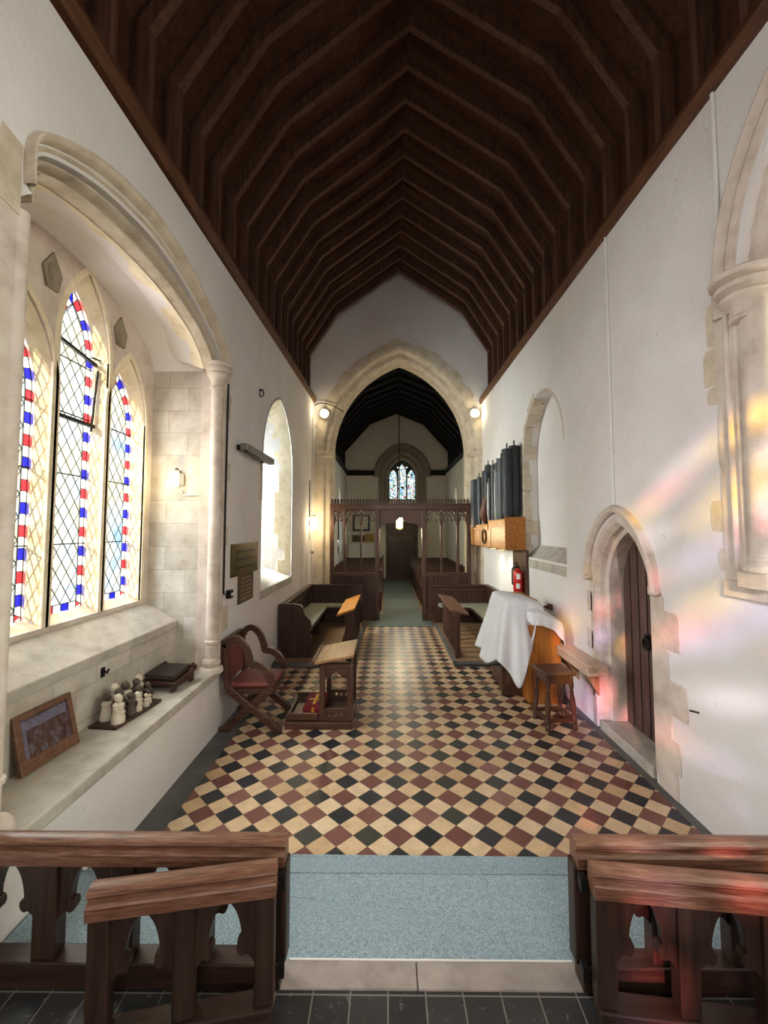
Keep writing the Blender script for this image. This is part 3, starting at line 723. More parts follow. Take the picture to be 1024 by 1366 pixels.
# door_1 in the right wall
d = structure('door_1', (XR, 4.17, 0))
b = MB(); b.extr([parch(4.17, .5, .08, 1.5, 2.2)], 'x', XR+.27, XR+.33); lf = b.build('door_leaf', 'door_wood', d)
b = MB()
for i in range(6): b.box(XR+.263, 3.76+i*.137, .1, XR+.272, 3.762+i*.137+.004, 1.95)
b.build('plank_joint', 'black_wood', lf)
b = MB(); b.extr([circ((4.16, 1.02), .075, 18), circ((4.16, 1.02), .0, 3)][:1], 'x', XR+.255, XR+.27)
hd = b.build('lock_plate', 'iron', lf)
b = MB(); b.tube([(XR+.24, 4.16+.055*math.cos(a), 1.0+.055*math.sin(a)) for a in [2*PI*i/16 for i in range(17)]], .009, 8); b.ball((XR+.245, 4.16, 1.055), .02); b.build('ring_handle', 'iron', lf, smooth=True)
b = MB(); b.box(XR-.0, 3.72, -.05, XR+.3, 4.62, .095); b.build('threshold', 'stone_grey', d, bevel=.012)
b = MB(); dj = parch(4.17, .43, .09, 1.5, 2.1, 10)
b.sweep([(XR, y, z) for y, z in dj[::-1]], (-1, 0, 0), [(-.02, -.28), (-.02, -.12), (.02, -.1), (.03, -.05), (.06, -.005), (.07, .006), (.13, .006), (.13, -.02), (.02, -.28)]); b.build('door_jamb', 'stone_pale', d)
b = MB(); b.sweep([(XR, y, z) for y, z in parch(4.17, .55, 1.58, 1.6, 2.26, 12)[::-1]], (-1, 0, 0), [(0, -.02), (0, .03), (.02, .06), (.05, .07), (.075, .05), (.08, -.02)])
hm = b.build('hood_mould', 'stone_pale', d, smooth=True, angle=30)
for y in (3.58, 4.76):
    b = MB(); b.ball((XR-.03, y, 1.575), .05, (.8, 1.2, .7)); b.box(XR-.05, y-.05, 1.585, XR, y+.05, 1.62); b.build('label_stop', 'stone_pale', hm, smooth=True)
b = MB()
for z0, z1, y0, y1 in ((1.14, 1.44, 3.32, 3.64), (.9, 1.14, 3.46, 3.64), (.64, .9, 3.26, 3.64), (.44, .64, 3.45, 3.64), (.2, .44, 3.36, 3.64), (.0, .2, 3.4, 3.64), (1.44, 1.56, 3.5, 3.64), (1.2, 1.42, 4.7, 4.82), (.8, 1.0, 4.7, 4.84), (.3, .5, 4.7, 4.8), (.0, 1.56, 4.66, 4.74)):
    b.extr([[(y0+.01, z0), (y1, z0), (y1, z1), (y0+.02, z1), (y0, z1-.03), (y0, z0+.03)]], 'x', XR-.008, XR+.02)
b.build('quoins', 'stone_pale', d, bevel=.004)
# west doorway
d = structure('door_2', (.62, 18.4, 0))
b = MB()
for x0, x1 in ((-.42, -.08), (1.3, 1.62)): b.box(x0, 18.25, 0, x1, 18.5, 2.02)
b.build('door_jamb', 'cream_paint_lit_stone', d, bevel=.02)  # stone jambs made pale: the lamplight on them is put into the colour
b = MB(); b.box(-.08, 18.3, 0, .05, 18.5, 2.4); b.box(1.17, 18.3, 0, 1.3, 18.5, 2.4); b.box(-.08, 18.3, 2.28, 1.3, 18.5, 2.42); b.box(.05, 18.3, 1.84, 1.17, 18.5, 1.92)
b.build('door_frame', 'dark_z', d, bevel=.01)
b = MB(); hs = [circ((.05+.14+.28*i, 2.1), .1, 14) for i in range(4)]
b.extr([[(.05, 1.92), (1.17, 1.92), (1.17, 2.28), (.05, 2.28)]] + hs, 'y', 18.36, 18.42)
for i in range(4):
    for a in range(4): b.bar((.19+.28*i+.1*math.cos(a*PI/2+.78), 18.38, 2.1+.1*math.sin(a*PI/2+.78)), (.19+.28*i+.045*math.cos(a*PI/2+.78), 18.38, 2.1+.045*math.sin(a*PI/2+.78)), .03, .03)
b.build('tracery', 'oak_z', d)
b = MB(); b.box(.05, 18.43, 0, 1.17, 18.5, 2.28); b.build('door_leaf', 'dark_z', d)
b = MB(); b.extr([[(.05, 1.5)] + [(.05, 1.84), (1.17, 1.84), (1.17, 1.5)] + arc((1.17, 1.5), (.61, 1.8), .06)[1:] + arc((.61, 1.8), (.05, 1.5), .06)[1:-1]], 'y', 18.34, 18.4); b.build('door_arch', 'oak_x', d)

# ------------------------------------------------------------------ altar rails and gates
def bracket(w, H, s):
    L = [(-w, H), (-w, .33*H)] + cat([(-w, .33*H), (-.92*w, .41*H), (-.72*w, .47*H), (-.56*w, .46*H)], 4)[1:] + [(-.44*w, .475*H), (-.37*w, .52*H), (-.38*w, .57*H), (-.46*w, .6*H), (-.54*w, .6*H)] \
        + cat([(-.54*w, .6*H), (-.5*w, .72*H), (-.34*w, .87*H), (-.03*w, H)], 5)[1:]
    return [(s*x, z) for x, z in L]
def railing(t, x0, x1, posts, y, zb, zt, pw, wide=True, beam=.1, dark='railshade_', th=.075, cap='rail_x'):
    """bottom beam, posts, cusped brackets and moulded rail along x"""
    b = MB(); b.box(x0, y-.045, zb, x1, y+.045, zb+beam); b.build('bottom_beam', dark+'x', t, bevel=.006)
    H0, H1 = zb+beam, zt-.1; H = H1-H0
    for p in posts:
        b = MB(); b.box(p-pw/2, y-.035, H0, p+pw/2, y+.035, H1+.01); b.build('post', dark+'z', t, bevel=.008)
    for p, q in zip(posts, posts[1:]):
        c = (p+q)/2; w = (q-p)/2-pw/2+.004; b = MB()
        for s in (1, -1): b.extr([[(c+u, H0+v) for u, v in bracket(w, H, s)]], 'y', y-.018, y+.018)
        b.build('tracery', dark+'z', t, bevel=.005)
    b = MB(); h = th/2
    prof = [(y-.044, H1), (y+.036, H1), (y+.036, H1+.06), (y+.03, H1+.066)] + [(y-.001+.038*math.cos(a), H1+.083+.019*math.sin(a)) for a in [-.6+.48*k for k in range(10)]] + [(y-.022, H1+.068), (y-.022, H1+.06), (y-.04, H1+.053), (y-.046, H1+.045)]
    b.extr([prof], 'x', x0-.012, x1+.012); b.build('top_rail', cap, t, smooth=True, angle=35)
ZB = .228
t = thing('altar_rail', 'carved oak altar rail with cusped arches, fixed left of the carpeted steps', 'altar rail', (-1.1, 1.87, ZB), 0, 'altar rails')
railing(t, -1.765, -.44, [-1.74, -1.425, -1.105, -.785, -.468], 1.87, ZB, .805, .1)
t = thing('altar_rail', 'carved oak altar rail with cusped arches, fixed right of the carpeted steps', 'altar rail', (1.5, 1.87, ZB), 0, 'altar rails')
railing(t, .79, 2.235, [.815, 1.13, 1.45, 1.77, 2.08], 1.87, ZB, .805, .1)
def gate(name_lab, hx, hy, ang, s):
    t = thing('altar_gate', name_lab, 'gate', (hx, hy, .222), 0, 'altar rail gates')
    a0, a1 = sorted((0, s*.64)); ps = [.03, .32, .61] if s > 0 else [-.61, -.32, -.03]
    railing(t, a0, a1, ps, 0, .012, .578, .075, beam=.068)
    for c in t.children: c.matrix_parent_inverse = Matrix()
    for z in (.12, .45):
        h = MB().box(-.03*s-.012, .02, z, -.03*s+.012, .06, z+.05).build('hinge', 'iron', t); h.matrix_parent_inverse = Matrix()
    t.rotation_euler = (0, 0, ang)
gate('open oak gate of the altar rail, folded back in front of the left rail', -.445, 1.735, math.radians(10), -1)
gate('open oak gate of the altar rail, folded back in front of the right rail', .80, 1.735, math.radians(-6), 1)

# ------------------------------------------------------------------ bishop's chair
t = thing('sanctuary_chair', 'dark oak X-framed armchair with wavy arms and red seat by the left wall', 'armchair', (-1.44, 4.78, 0), math.radians(-2))
arm = cat([(-1.70, .86), (-1.66, .93), (-1.58, .945), (-1.5, .87), (-1.455, .76)], 5)[:-1] + cat([(-1.455, .76), (-1.44, .69)], 2) + cat([(-1.43, .685), (-1.35, .675), (-1.26, .6), (-1.2, .47)], 5)[1:]
for y in (4.49, 5.02):
    b = MB(); b.extr([stripp(arm, .068)], 'y', y, y+.05); b.build('arm', 'oak_x', t, bevel=.008)
    b = MB(); b.bar((-1.67, y+.025, .43), (-1.72, y+.025, .9), .05, .07, (1, 0, 0)); b.build('back_post', 'oak_z', t, bevel=.008)
    b = MB(); b.bar((-1.67, y+.026, .44), (-1.15, y+.026, .03), .05, .075, (0, 1, 0) and (1, 0, 1)); b.box(-1.2, y, 0, -1.1, y+.05, .05); b.build('leg', 'oak_x', t, bevel=.008)
    b = MB(); b.bar((-1.21, y+.03, .44), (-1.69, y+.03, .03), .044, .075, (1, 0, -1)); b.box(-1.75, y, 0, -1.64, y+.05, .05); b.build('leg', 'oak_x', t, bevel=.008)
b = MB(); b.cyl((-1.43, 4.5, .225), (-1.43, 5.06, .225), .022); b.build('stretcher', 'oak_y', t, smooth=True)
b = MB(); b.box(-1.70, 4.53, .375, -1.19, 5.03, .43); b.build('seat_frame', 'oak_y', t, bevel=.006)
b = MB(); b.box(-1.67, 4.545, .43, -1.2, 5.015, .49); b.build('seat', 'red_vinyl', t, bevel=.022)
b = MB(); b.bar((-1.695, 4.78, .5), (-1.735, 4.78, .86), .48, .04, (1, 0, 0)); b.build('backrest', 'red_vinyl', t, bevel=.012)
b = MB(); b.bar((-1.725, 4.5, .9), (-1.725, 5.06, .9), .05, .07); b.build('top_rail', 'oak_y', t, bevel=.01)

# ------------------------------------------------------------------ prayer desk
t = thing('prayer_desk', 'carved oak prayer desk with sloping top and low kneeling platform', 'prayer desk', (-.72, 4.9, 0))
b = MB(); b.box(-1.09, 4.56, 0, -.37, 5.2, .075); b.box(-1.05, 4.6, .075, -.38, 5.16, .09); b.build('platform', 'oak_x', t, bevel=.008)
b = MB()
for y in (4.575, 5.155): b.box(-1.07, y, .09, -.74, y+.03, .16)
b.box(-1.08, 4.58, .09, -1.05, 5.18, .125); b.build('kneeler_edge', 'oak_x', t, bevel=.005)
for y in (4.58, 5.13):
    b = MB()
    for x in (-.725, -.43): b.box(x, y, .09, x+.055, y+.055, .66)
    b.build('leg', 'oak_z', t, bevel=.006)
    b = MB(); x0, x1, zt = -.672, -.428, .62
    L = [(x0, .5), (x0, zt), (x1, zt), (x1, .5)] + cat([(x1, .5), (-.47, .53), (-.5, .52)], 3)[1:] + cat([(-.495, .545), (-.52, .565), (-.55, .59)], 3) + cat([(-.55, .59), (-.58, .565), (-.605, .545)], 3)[1:] + cat([(-.6, .52), (-.63, .53), (x0, .5)], 3)[:-1]
    b.extr([L], 'y', y+.012, y+.04)
    for i in range(5): b.ball((-.65+.05*i, y+.01, .64), .018, (1, .5, 1), 8, 6)
    b.box(-.7, y+.005, .62, -.4, y+.045, .67); b.build('tracery', 'oak_x', t)
    b = MB(); hh = [circ((-.61+.06*i, .145), .02, 8) for i in range(3)]
    b.extr([[(x0, .09), (x1, .09), (x1, .2), (x0, .2)]] + hh, 'y', y+.015, y+.04); b.build('base_panel', 'oak_x', t)
b = MB(); b.box(-.425, 4.63, .1, -.4, 5.13, .66); 
b.build('front_panel', 'dark_z', t)
b = MB(); b.extr([[(-.79, .665), (-.36, .745), (-.36, .775), (-.795, .693)]], 'y', 4.55, 5.21); tp = b.build('desk_top', 'light_y', t, bevel=.006)
b = MB(); b.extr([[(-.8, .66), (-.775, .665), (-.78, .71), (-.805, .706)]], 'y', 4.55, 5.21); b.build('book_ledge', 'oak_y', tp)
k = tag(MB().box(-.92, 4.66, .092, -.69, 5.08, .2).build('kneeling_cushion', 'red_cushion', bevel=.03), 'deep red kneeling cushion with a gold cross inside the prayer desk', 'cushion')
b = MB(); b.box(-.82, 4.72, .2, -.79, 5.0, .203); b.box(-.88, 4.845, .2, -.73, 4.875, .203); b.box(-.82, 4.657, .1, -.79, 4.66, .19); b.build('cross', 'gold', k)

# ------------------------------------------------------------------ choir stalls
def stall(s, lab, cush):
    m = lambda x: x if s < 0 else .47-x                              # mirror about the middle of the choir
    X = lambda a, c: tuple(sorted((m(a), m(c))))
    t = thing('choir_stall', lab, 'choir stall', (m(-1.5), 8.2, .06), 0, 'choir stalls')
    y0 = 6.85 if s < 0 else 6.35
    L = [(-1.745, .06), (-1.745, .9)] + cat([(-1.745, .9), (-1.6, .905), (-1.42, .89), (-1.36, .84), (-1.33, .75), (-1.26, .66), (-1.225, .55), (-1.26, .46), (-1.21, .38)], 3)[1:] + [(-1.2, .06)]
    b = MB(); b.extr([[(m(x), z) for x, z in L]], 'y', y0, y0+.06); b.build('bench_end', 'dark_z', t, bevel=.008)
    b = MB(); x0, x1 = X(-1.745, -1.71); b.box(x0, y0+.06, .06, x1, 9.46, .84)
    b.box(min(m(-1.71), m(-.55)), 9.42, .06, max(m(-1.71), m(-.55)), 9.46, .84); b.build('backrest', 'dark_z', t)
    b = MB(); x0, x1 = X(-1.755, -1.66); b.box(x0, y0+.03, .84, x1, 9.47, .885); x0, x1 = X(-1.7, -.53); b.box(x0, 9.38, .84, x1, 9.47, .885)
    x0, x1 = X(-1.71, -1.69); b.box(x0, y0+.06, .74, x1, 9.42, .77); x0, x1 = X(-1.69, -.55); b.box(x0, 9.4, .74, x1, 9.42, .77); b.build('cap_rail', 'dark_y', t, bevel=.008)
    b = MB()
    for i in range(6 if s < 0 else 7):
        y = y0+.08+i*.42; x0, x1 = X(-1.712, -1.695); b.box(x0, y, .5, x1, y+.05, .74)
    for i in range(3):
        x0, x1 = X(-1.6+.35*i, -1.555+.35*i); b.box(x0, 9.403, .5, x1, 9.42, .74)
    b.build('muntin', 'dark_z', t)
    b = MB(); x0, x1 = X(-1.71, -1.27); b.box(x0, y0+.06, .41, x1, 9.42, .45); x0, x1 = X(-1.27, -.6); b.box(x0, 9.02, .41, x1, 9.42, .45); b.build('seat', 'dark_y', t, bevel=.006)
    for y in (y0+.7, y0+1.45):
        b = MB(); x0, x1 = X(-1.68, -1.33); b.box(x0, y, .06, x1, y+.05, .41); b.build('seat_bearer', 'dark_z', t)
    b = MB(); x0, x1 = X(-1.705, -1.265); b.box(x0, y0+.08, .452, x1, 9.0, .49); x0, x1 = X(-1.7, -.62); b.box(x0, 9.0, .452, x1, 9.4, .49)
    tag(b.build('pew_runner', 'seat_pad', bevel=.015), cush, 'seat cushion', 'choir seat cushions')
stall(-1, 'dark oak choir stall along the left wall, curved bench end towards us', 'pale green-grey runner cushion on the left choir stall')
stall(1, 'dark oak choir stall along the right wall behind the draped organ console', 'pale green-grey runner cushion on the right choir stall')
for s in (-1, 1):
    x0, x1 = (XL, -.5) if s < 0 else (1.02, XR)
    b = MB(); b.box(x0+(.0 if s < 0 else .05), 6.65 if s < 0 else 6.7, -.05, x1-(.05 if s < 0 else 0), 9.55, .06); st(b.build('floor_platform', 'platform'))
    b = MB(); b.box(x0, 6.57 if s < 0 else 6.62, -.05, x1, 6.68 if s < 0 else 6.72, .052)
    xa = x1-.06 if s < 0 else x0; b.box(xa, 6.6, -.05, xa+.06, 9.5, .052); st(b.build('trim_9' if s < 0 else 'trim_10', 'slab', bevel=.01))
# choir desks
t = thing('choir_desk', 'oak choir desk with honey-coloured sloping book rest in front of the left stall', 'choir desk', (-.67, 7.6, .06), 0, 'choir desks')
b = MB(); b.extr([[(-.815, .70), (-.53, .80), (-.53, .835), (-.82, .735)]], 'y', 6.88, 8.35); b.build('book_rest', 'honey_y', t, bevel=.006)
for y in (6.92, 8.25):
    b = MB(); b.extr([[(-.76, .06), (-.54, .06), (-.54, .8), (-.7, .745), (-.68, .5), (-.74, .3)]], 'y', y, y+.06); b.build('desk_end', 'dark_z', t, bevel=.006)
b = MB(); b.box(-.6, 6.98, .06, -.565, 8.25, .78); b.build('front_panel', 'dark_z', t)
b = MB()
for i in range(5): b.box(-.565, 7.0+.3*i, .14, -.55, 7.04+.3*i, .74)
b.box(-.57, 6.96, .06, -.54, 8.27, .16); b.build('muntin', 'dark_z', t)
t = thing('choir_desk', 'open balustered oak choir desk with sloping top in front of the right stall', 'choir desk', (1.13, 7.7, .06), 0, 'choir desks')
b = MB(); b.extr([[(1.0, .785), (1.29, .73), (1.295, .76), (1.0, .815)]], 'y', 6.84, 8.56); b.build('book_rest', 'rail_y', t, bevel=.008)
b = MB(); b.box(1.07, 6.86, .06, 1.17, 8.52, .12); b.box(1.07, 6.86, .69, 1.17, 8.52, .765); b.build('desk_frame', 'oak_y', t, bevel=.005)
for i in range(7):
    b = MB(); y = 6.9+.26*i
    b.box(1.085, y-.03, .12, 1.155, y+.03, .69); b.build('baluster', 'oak_z', t, bevel=.01)

# ------------------------------------------------------------------ chancel screen
t = thing('chancel_screen', 'carved oak chancel screen with open tracery standing under the stone arch', 'screen', (.29, 9.85, 0))
YS = 9.88
for x, wd in ((-1.29, .09), (-1.0, .05), (-.24, .1), (.84, .1), (1.62, .06), (1.875, .09)):
    b = MB(); b.box(x-wd/2, YS-.06, .02, x+wd/2, YS+.06, 2.6); b.build('post', 'screen_z', t, bevel=.008)
for x in (-.62, 1.24):
    b = MB(); b.box(x-.02, YS-.03, 1.08, x+.02, YS+.03, 2.5); b.build('mullion', 'screen_z', t, bevel=.006)
b = MB(); b.box(-1.335, YS-.09, 2.55, 1.92, YS+.09, 2.7); b.box(-1.335, YS-.11, 2.66, 1.92, YS+.11, 2.7); b.build('head_beam', 'screen_x', t, bevel=.008)
b = MB()
for i in range(44):
    x = -1.3+.0735*i
    b.box(x-.012, YS-.015, 2.7, x+.012, YS+.015, 2.76); b.ball((x, YS, 2.78), .025, (1, .7, 1.2), 8, 6)
b.box(-1.33, YS-.02, 2.735, 1.92, YS+.02, 2.75); b.build('cresting', 'dark_x', t)
def head(x0, x1):
    """cusped tracery head filling a bay of the screen"""
    w = (x1-x0)/2; c = (x0+x1)/2; z0, z1 = 2.2, 2.56; b = MB()
    n = max(1, round((x1-x0)/.36)); ww = (x1-x0)/n
    b.box(x0, YS-.025, 2.52, x1, YS+.025, 2.56)
    for i in range(n):
        cc = x0+ww*(i+.5); h = ww/2
        for sg in (1, -1):
            q = lambda L: [(cc+sg*(x-cc), z) for x, z in L]
            b.extr([q(stripp(cat([(cc-h, 2.2), (cc-.93*h, 2.3), (cc-.6*h, 2.42), (cc, 2.53)], 5), .028))], 'y', YS-.022, YS+.022)
            b.extr([q(stripp(cat([(cc-.9*h, 2.32), (cc-.62*h, 2.31), (cc-.4*h, 2.29), (cc-.36*h, 2.33), (cc-.3*h, 2.38), (cc, 2.45)], 4), .022))], 'y', YS-.018, YS+.018)
            o_, i_ = circ((cc+sg*.72*h, 2.47), .05, 12), circ((cc+sg*.72*h, 2.47), .032, 12)
            b.extr([o_, i_], 'y', YS-.016, YS+.016)
    b.build('tracery', 'screen_x', t)
for x0, x1 in ((-1.245, -1.025), (-.975, -.64), (-.6, -.29), (.89, 1.22), (1.26, 1.59), (1.65, 1.83)): head(x0, x1)
b = MB(); P = [(-.19, 2.56), (-.19, 2.12)] + cat([(-.19, 2.12), (-.12, 2.2), (.0, 2.24), (.16, 2.28), (.3, 2.42)], 4)[1:] + cat([(.3, 2.42), (.44, 2.28), (.6, 2.24), (.72, 2.2), (.79, 2.12)], 4)[1:] + [(.79, 2.56)]
b.extr([P], 'y', YS-.03, YS+.03)
b.sweep([(x, YS-.03, z) for x, z in P[1:-1]], (0, -1, 0), [(-.012, 0), (-.012, .025), (.03, .025), (.03, 0)])
b.build('doorway_head', 'screen_x', t)
for x0, x1 in ((-1.245, -.29), (.89, 1.83)):
    b = MB(); b.box(x0, YS-.02, .2, x1, YS+.02, 1.02); b.build('dado_panel', 'screen_z', t)
    b = MB(); b.box(x0-.01, YS-.07, 1.02, x1+.01, YS+.07, 1.1); b.box(x0, YS-.05, .02, x1, YS+.05, .22)
    n = 4
    for i in range(1, n): x = x0+(x1-x0)*i/n; b.box(x-.025, YS-.04, .22, x+.025, YS+.0, 1.02)
    b.box(x0, YS-.035, .22, x1, YS, .3); b.box(x0, YS-.035, .94, x1, YS, 1.02); b.build('dado_rail', 'screen_x', t, bevel=.005)

# ------------------------------------------------------------------ organ on the right wall
t = thing('pipe_organ', 'small wall-hung organ, honey oak case topped by black and grey pipes', 'organ', (2.05, 8.2, 1.75))
b = MB(); b.box(1.9, 6.9, 1.76, XR-.003, 9.72, 2.14); b.box(1.9, 6.9, 2.14, 1.93, 8.05, 2.27); b.box(1.9, 6.9, 2.14, XR-.003, 6.93, 2.3); b.box(1.885, 8.05, 2.08, 1.93, 9.72, 2.2); b.build('case', 'honey_y', t, bevel=.008)
b = MB()
for y in (7.85, 8.75): b.box(1.893, y-.006, 1.78, 1.9, y+.006, 2.12)
b.build('panel_joint', 'dark_z', t)
b = MB(); b.sweep([(1.895, 8.35+.16*math.cos(a), 1.96+.13*math.sin(a)) for a in [2*PI*i/24 for i in range(24)]], (-1, 0, 0), [(-.016, 0), (-.016, .02), (.016, .02), (.016, 0)], True); b.build('oval_ring', 'iron', t)
b = MB(); b.box(2.195, 6.78, .92, XR-.003, 7.5, 1.77); b.build('support_board', 'oak_z', t, bevel=.004)
b = MB()
for y in (7.7, 8.3): b.box(1.98, y, 1.73, 2.12, y+.12, 1.762)
b.build('lamp_housing', 'iron', t)
b = MB()
for y in (7.72, 8.32): b.box(2.0, y, 1.724, 2.1, y+.08, 1.7305)
b.build('lamp_tube', 'bulb_soft', t)
pipes = [(2.0, 7.07, 3.44, .088, 'pipe_black'), (2.13, 7.1, 3.5, .092, 'pipe_black'), (2.05, 7.3, 3.35, .05, 'pipe_black'), (1.97, 7.32, 3.32, .07, 'pipe_grey'), (1.96, 7.5, 3.1, .05, 'pipe_grey'), (1.95, 7.63, 2.95, .04, 'pipe_light'), (2.0, 7.78, 3.2, .045, 'pipe_light'),
         (1.98, 7.95, 3.3, .04, 'pipe_grey'), (2.1, 8.1, 3.36, .06, 'pipe_black'), (1.98, 8.28, 3.0, .05, 'pipe_light'), (2.0, 8.5, 3.25, .085, 'pipe_black'), (2.02, 8.75, 3.3, .07, 'pipe_black'), (1.95, 9.0, 3.2, .05, 'pipe_grey'), (2.12, 8.9, 3.45, .07, 'pipe_black')]
for x, y, z, r, m in pipes:
    b = MB(); b.lathe([(r*.35, 2.14), (r*.9, 2.36), (r, 2.4), (r, z), (r*.5, z+.012), (.012, z+.02), (.012, z+.1), (.0, z+.1)], (x, y, 0), 16); b.build('pipe', m, t, smooth=True)
b = MB(); b.box(1.84, 9.12, 2.14, 2.02, 9.4, 3.18); b.build('pipe', 'pipe_grey', t, bevel=.01)
b = MB(); b.tube([(1.93, 8.45, 2.22), (1.91, 8.42, 2.4), (1.93, 8.37, 2.62), (1.98, 8.3, 2.85)], [.03, .1, .075, .025], 14); b.build('curved_pipe', 'pipe_brown', t, smooth=True)

# ------------------------------------------------------------------ fire extinguisher
t = thing('fire_extinguisher', 'red fire extinguisher with white labels hung under the organ case', 'fire extinguisher', (2.11, 6.95, 1.1))
b = MB(); b.lathe([(.0, 1.1), (.07, 1.1), (.077, 1.115), (.077, 1.38), (.068, 1.42), (.035, 1.45), (.025, 1.47), (.0, 1.47)], (2.115, 6.95, 0), 24); b.build('cylinder', 'red', t, smooth=True)
b = MB()
for z0, z1, a in ((1.3, 1.385, -2.2), (1.15, 1.23, -2.3)):
    b.loft([V(2.115+.0785*math.cos(a+.2*i), 6.95+.0785*math.sin(a+.2*i), z0) for i in range(5)], [V(2.115+.0785*math.cos(a+.2*i), 6.95+.0785*math.sin(a+.2*i), z1) for i in range(5)], False)
b.build('label_sticker', 'white', t, norm=False)
b = MB(); b.cyl((2.115, 6.95, 1.465), (2.115, 6.95, 1.51), .022); b.bar((2.115, 6.97, 1.52), (2.06, 6.88, 1.56), .02, .012); b.bar((2.115, 6.97, 1.5), (2.05, 6.88, 1.505), .02, .012); b.build('valve_handle', 'black_wood', t)
b = MB(); b.tube(cat([(2.1, 6.94, 1.49), (2.03, 6.95, 1.47), (2.025, 6.97, 1.36), (2.03, 6.98, 1.2)], 5), .012, 8); b.build('hose', 'black_wood', t, smooth=True)
b = MB(); b.box(2.17, 6.93, 1.35, 2.1945, 6.97, 1.5); b.build('bracket', 'steel', t)

# ------------------------------------------------------------------ organ console under sheets, stool, bench
t = thing('organ_console', 'honey oak organ console half hidden under white sheets by the right wall', 'organ console', (1.85, 5.7, 0))
b = MB(); b.box(1.70, 5.25, .0, 2.1, 6.2, .93); b.build('body', 'honey_z', t, bevel=.008)
b = MB(); b.box(1.52, 5.5, .93, 1.92, 6.2, 1.2); b.build('upper_case', 'honey_z', t, bevel=.01)
b = MB(); b.box(1.4, 5.45, .72, 1.7, 6.15, .86); b.build('key_desk', 'honey_y', t, bevel=.01)
b = MB(); b.box(1.5, 5.5, 0, 1.7, 6.25, .14); b.build('pedal_board', 'oak_y', t, bevel=.01)
b = MB(); b.box(1.45, 5.5, .0, 1.5, 5.56, .72); b.build('leg', 'oak_z', t)
def drape(name, lab, c, h, ztop, drop, flare, seed, wave=.03, rot=0):
    rr = random.Random(seed); ph = [rr.uniform(0, 6) for _ in range(4)]
    cr, sr = math.cos(rot), math.sin(rot)
    def f(u, v):
        a = 2*PI*u; ca, sa = math.cos(a), math.sin(a)
        k = max(abs(ca)**5+abs(sa)**5, 1e-6)**(-1/5.0); ex, ey = ca*k*h[0], sa*k*h[1]
        D = drop(a)
        top = .42
        if v < top:
            s = v/top; x, y = ex*s, ey*s; z = ztop(c[0]+x, c[1]+y) - .03*s**6 + .006*math.sin(9*x+ph[0])*math.sin(8*y+ph[1])
        else:
            s = (v-top)/(1-top); w = D*s
            fl = flare*w + .02*min(1, s*4)
            fold = wave*w/.5*(math.sin(11*a+ph[2])*.6+math.sin(17*a+ph[3])*.4)
            n = math.hypot(ex, ey); q = 1+(fl+fold)/n; x, y = ex*q, ey*q
            z = ztop(c[0]+ex, c[1]+ey) - .03 - w
        return (c[0]+x*cr-y*sr, c[1]+x*sr+y*cr, z)
    b = MB(); b.grid(f, 120, 40)
    return tag(b.build(name, 'cloth', smooth=True, solid=.006, angle=180), lab, 'cloth')
def interp(tab):
    def g(a):
        a = a % (2*PI)
        for (a0, d0), (a1, d1) in zip(tab, tab[1:]):
            if a0 <= a <= a1: t = (a-a0)/(a1-a0); t = t*t*(3-2*t); return d0+(d1-d0)*t
        return tab[-1][1]
    return g
# angles: 0 = +x (wall), pi/2 = away, pi = aisle side, 3pi/2 = towards us
drape('dust_sheet', 'large white dust sheet hanging over the aisle side of the organ console', (1.70, 5.72), (.255, .37), lambda x, y: 1.25-.06*max(0, (x-1.62)/.3), interp([(0, .1), (1.2, .16), (2.2, .5), (2.9, .72), (3.5, .80), (3.9, .70), (4.35, .97), (4.75, .60), (5.1, .2), (5.6, .12), (6.3, .1)]), .27, 3, .045)
drape('dust_sheet', 'smaller white sheet draped across the wall end of the organ console', (1.93, 5.62), (.22, .44), lambda x, y: 1.14-.5*max(0, x-1.85)-.05*max(0, 5.6-y), interp([(0, .22), (1.0, .2), (2.5, .1), (3.5, .1), (4.3, .14), (4.9, .13), (5.3, .2), (5.7, .36), (6.3, .22)]), .08, 9, .03)
t = thing('wall_bench', 'thick oak plank bench with pinkish light in its colour, fixed to the right wall behind the stool', 'bench', (2.12, 4.9, .5))
b = MB(); b.box(2.03, 4.42, .6, XR-.004, 5.22, .71); b.build('seat', 'pinklit_wood', t, bevel=.01)
b = MB(); b.extr([[(XR-.004, .34), (XR-.004, .6), (2.07, .6)]], 'y', 4.6, 4.66); b.extr([[(XR-.004, .34), (XR-.004, .6), (2.07, .6)]], 'y', 5.08, 5.14); b.build('bracket', 'light_z', t)
t = thing('oak_stool', 'dark oak joint stool with turned legs beside the organ console', 'stool', (1.8, 4.72, 0))
b = MB(); b.box(-.17, -.17, .555, .17, .17, .59); b.build('seat', 'oak_x', t, bevel=.01)
b = MB()
for s in (-1, 1): b.box(-.13, s*.125-.015, .47, .13, s*.125+.015, .555); b.box(s*.125-.015, -.13, .47, s*.125+.015, .13, .555)
b.build('apron', 'oak_x', t, bevel=.004)
for sx in (-1, 1):
    for sy in (-1, 1):
        b = MB(); b.lathe([(.022, 0), (.026, .01), (.026, .05), (.02, .06), (.026, .07), (.026, .13), (.018, .145), (.024, .17), (.03, .25), (.026, .32), (.016, .36), (.022, .38), (.016, .4), (.022, .43), (.026, .44), (.026, .555)], (0, 0, 0), 14)
        for v in b.bm.verts: v.co.x += sx*(.15-.05*v.co.z); v.co.y += sy*(.15-.05*v.co.z)
        b.build('leg', 'oak_z', t, smooth=True, angle=50)
b = MB()
for s in (-1, 1): b.bar((-.145, s*.145, .1), (.145, s*.145, .1), .025, .04); b.bar((s*.145, -.145, .1), (s*.145, .145, .1), .025, .04)
b.build('stretcher', 'oak_x', t, bevel=.004)
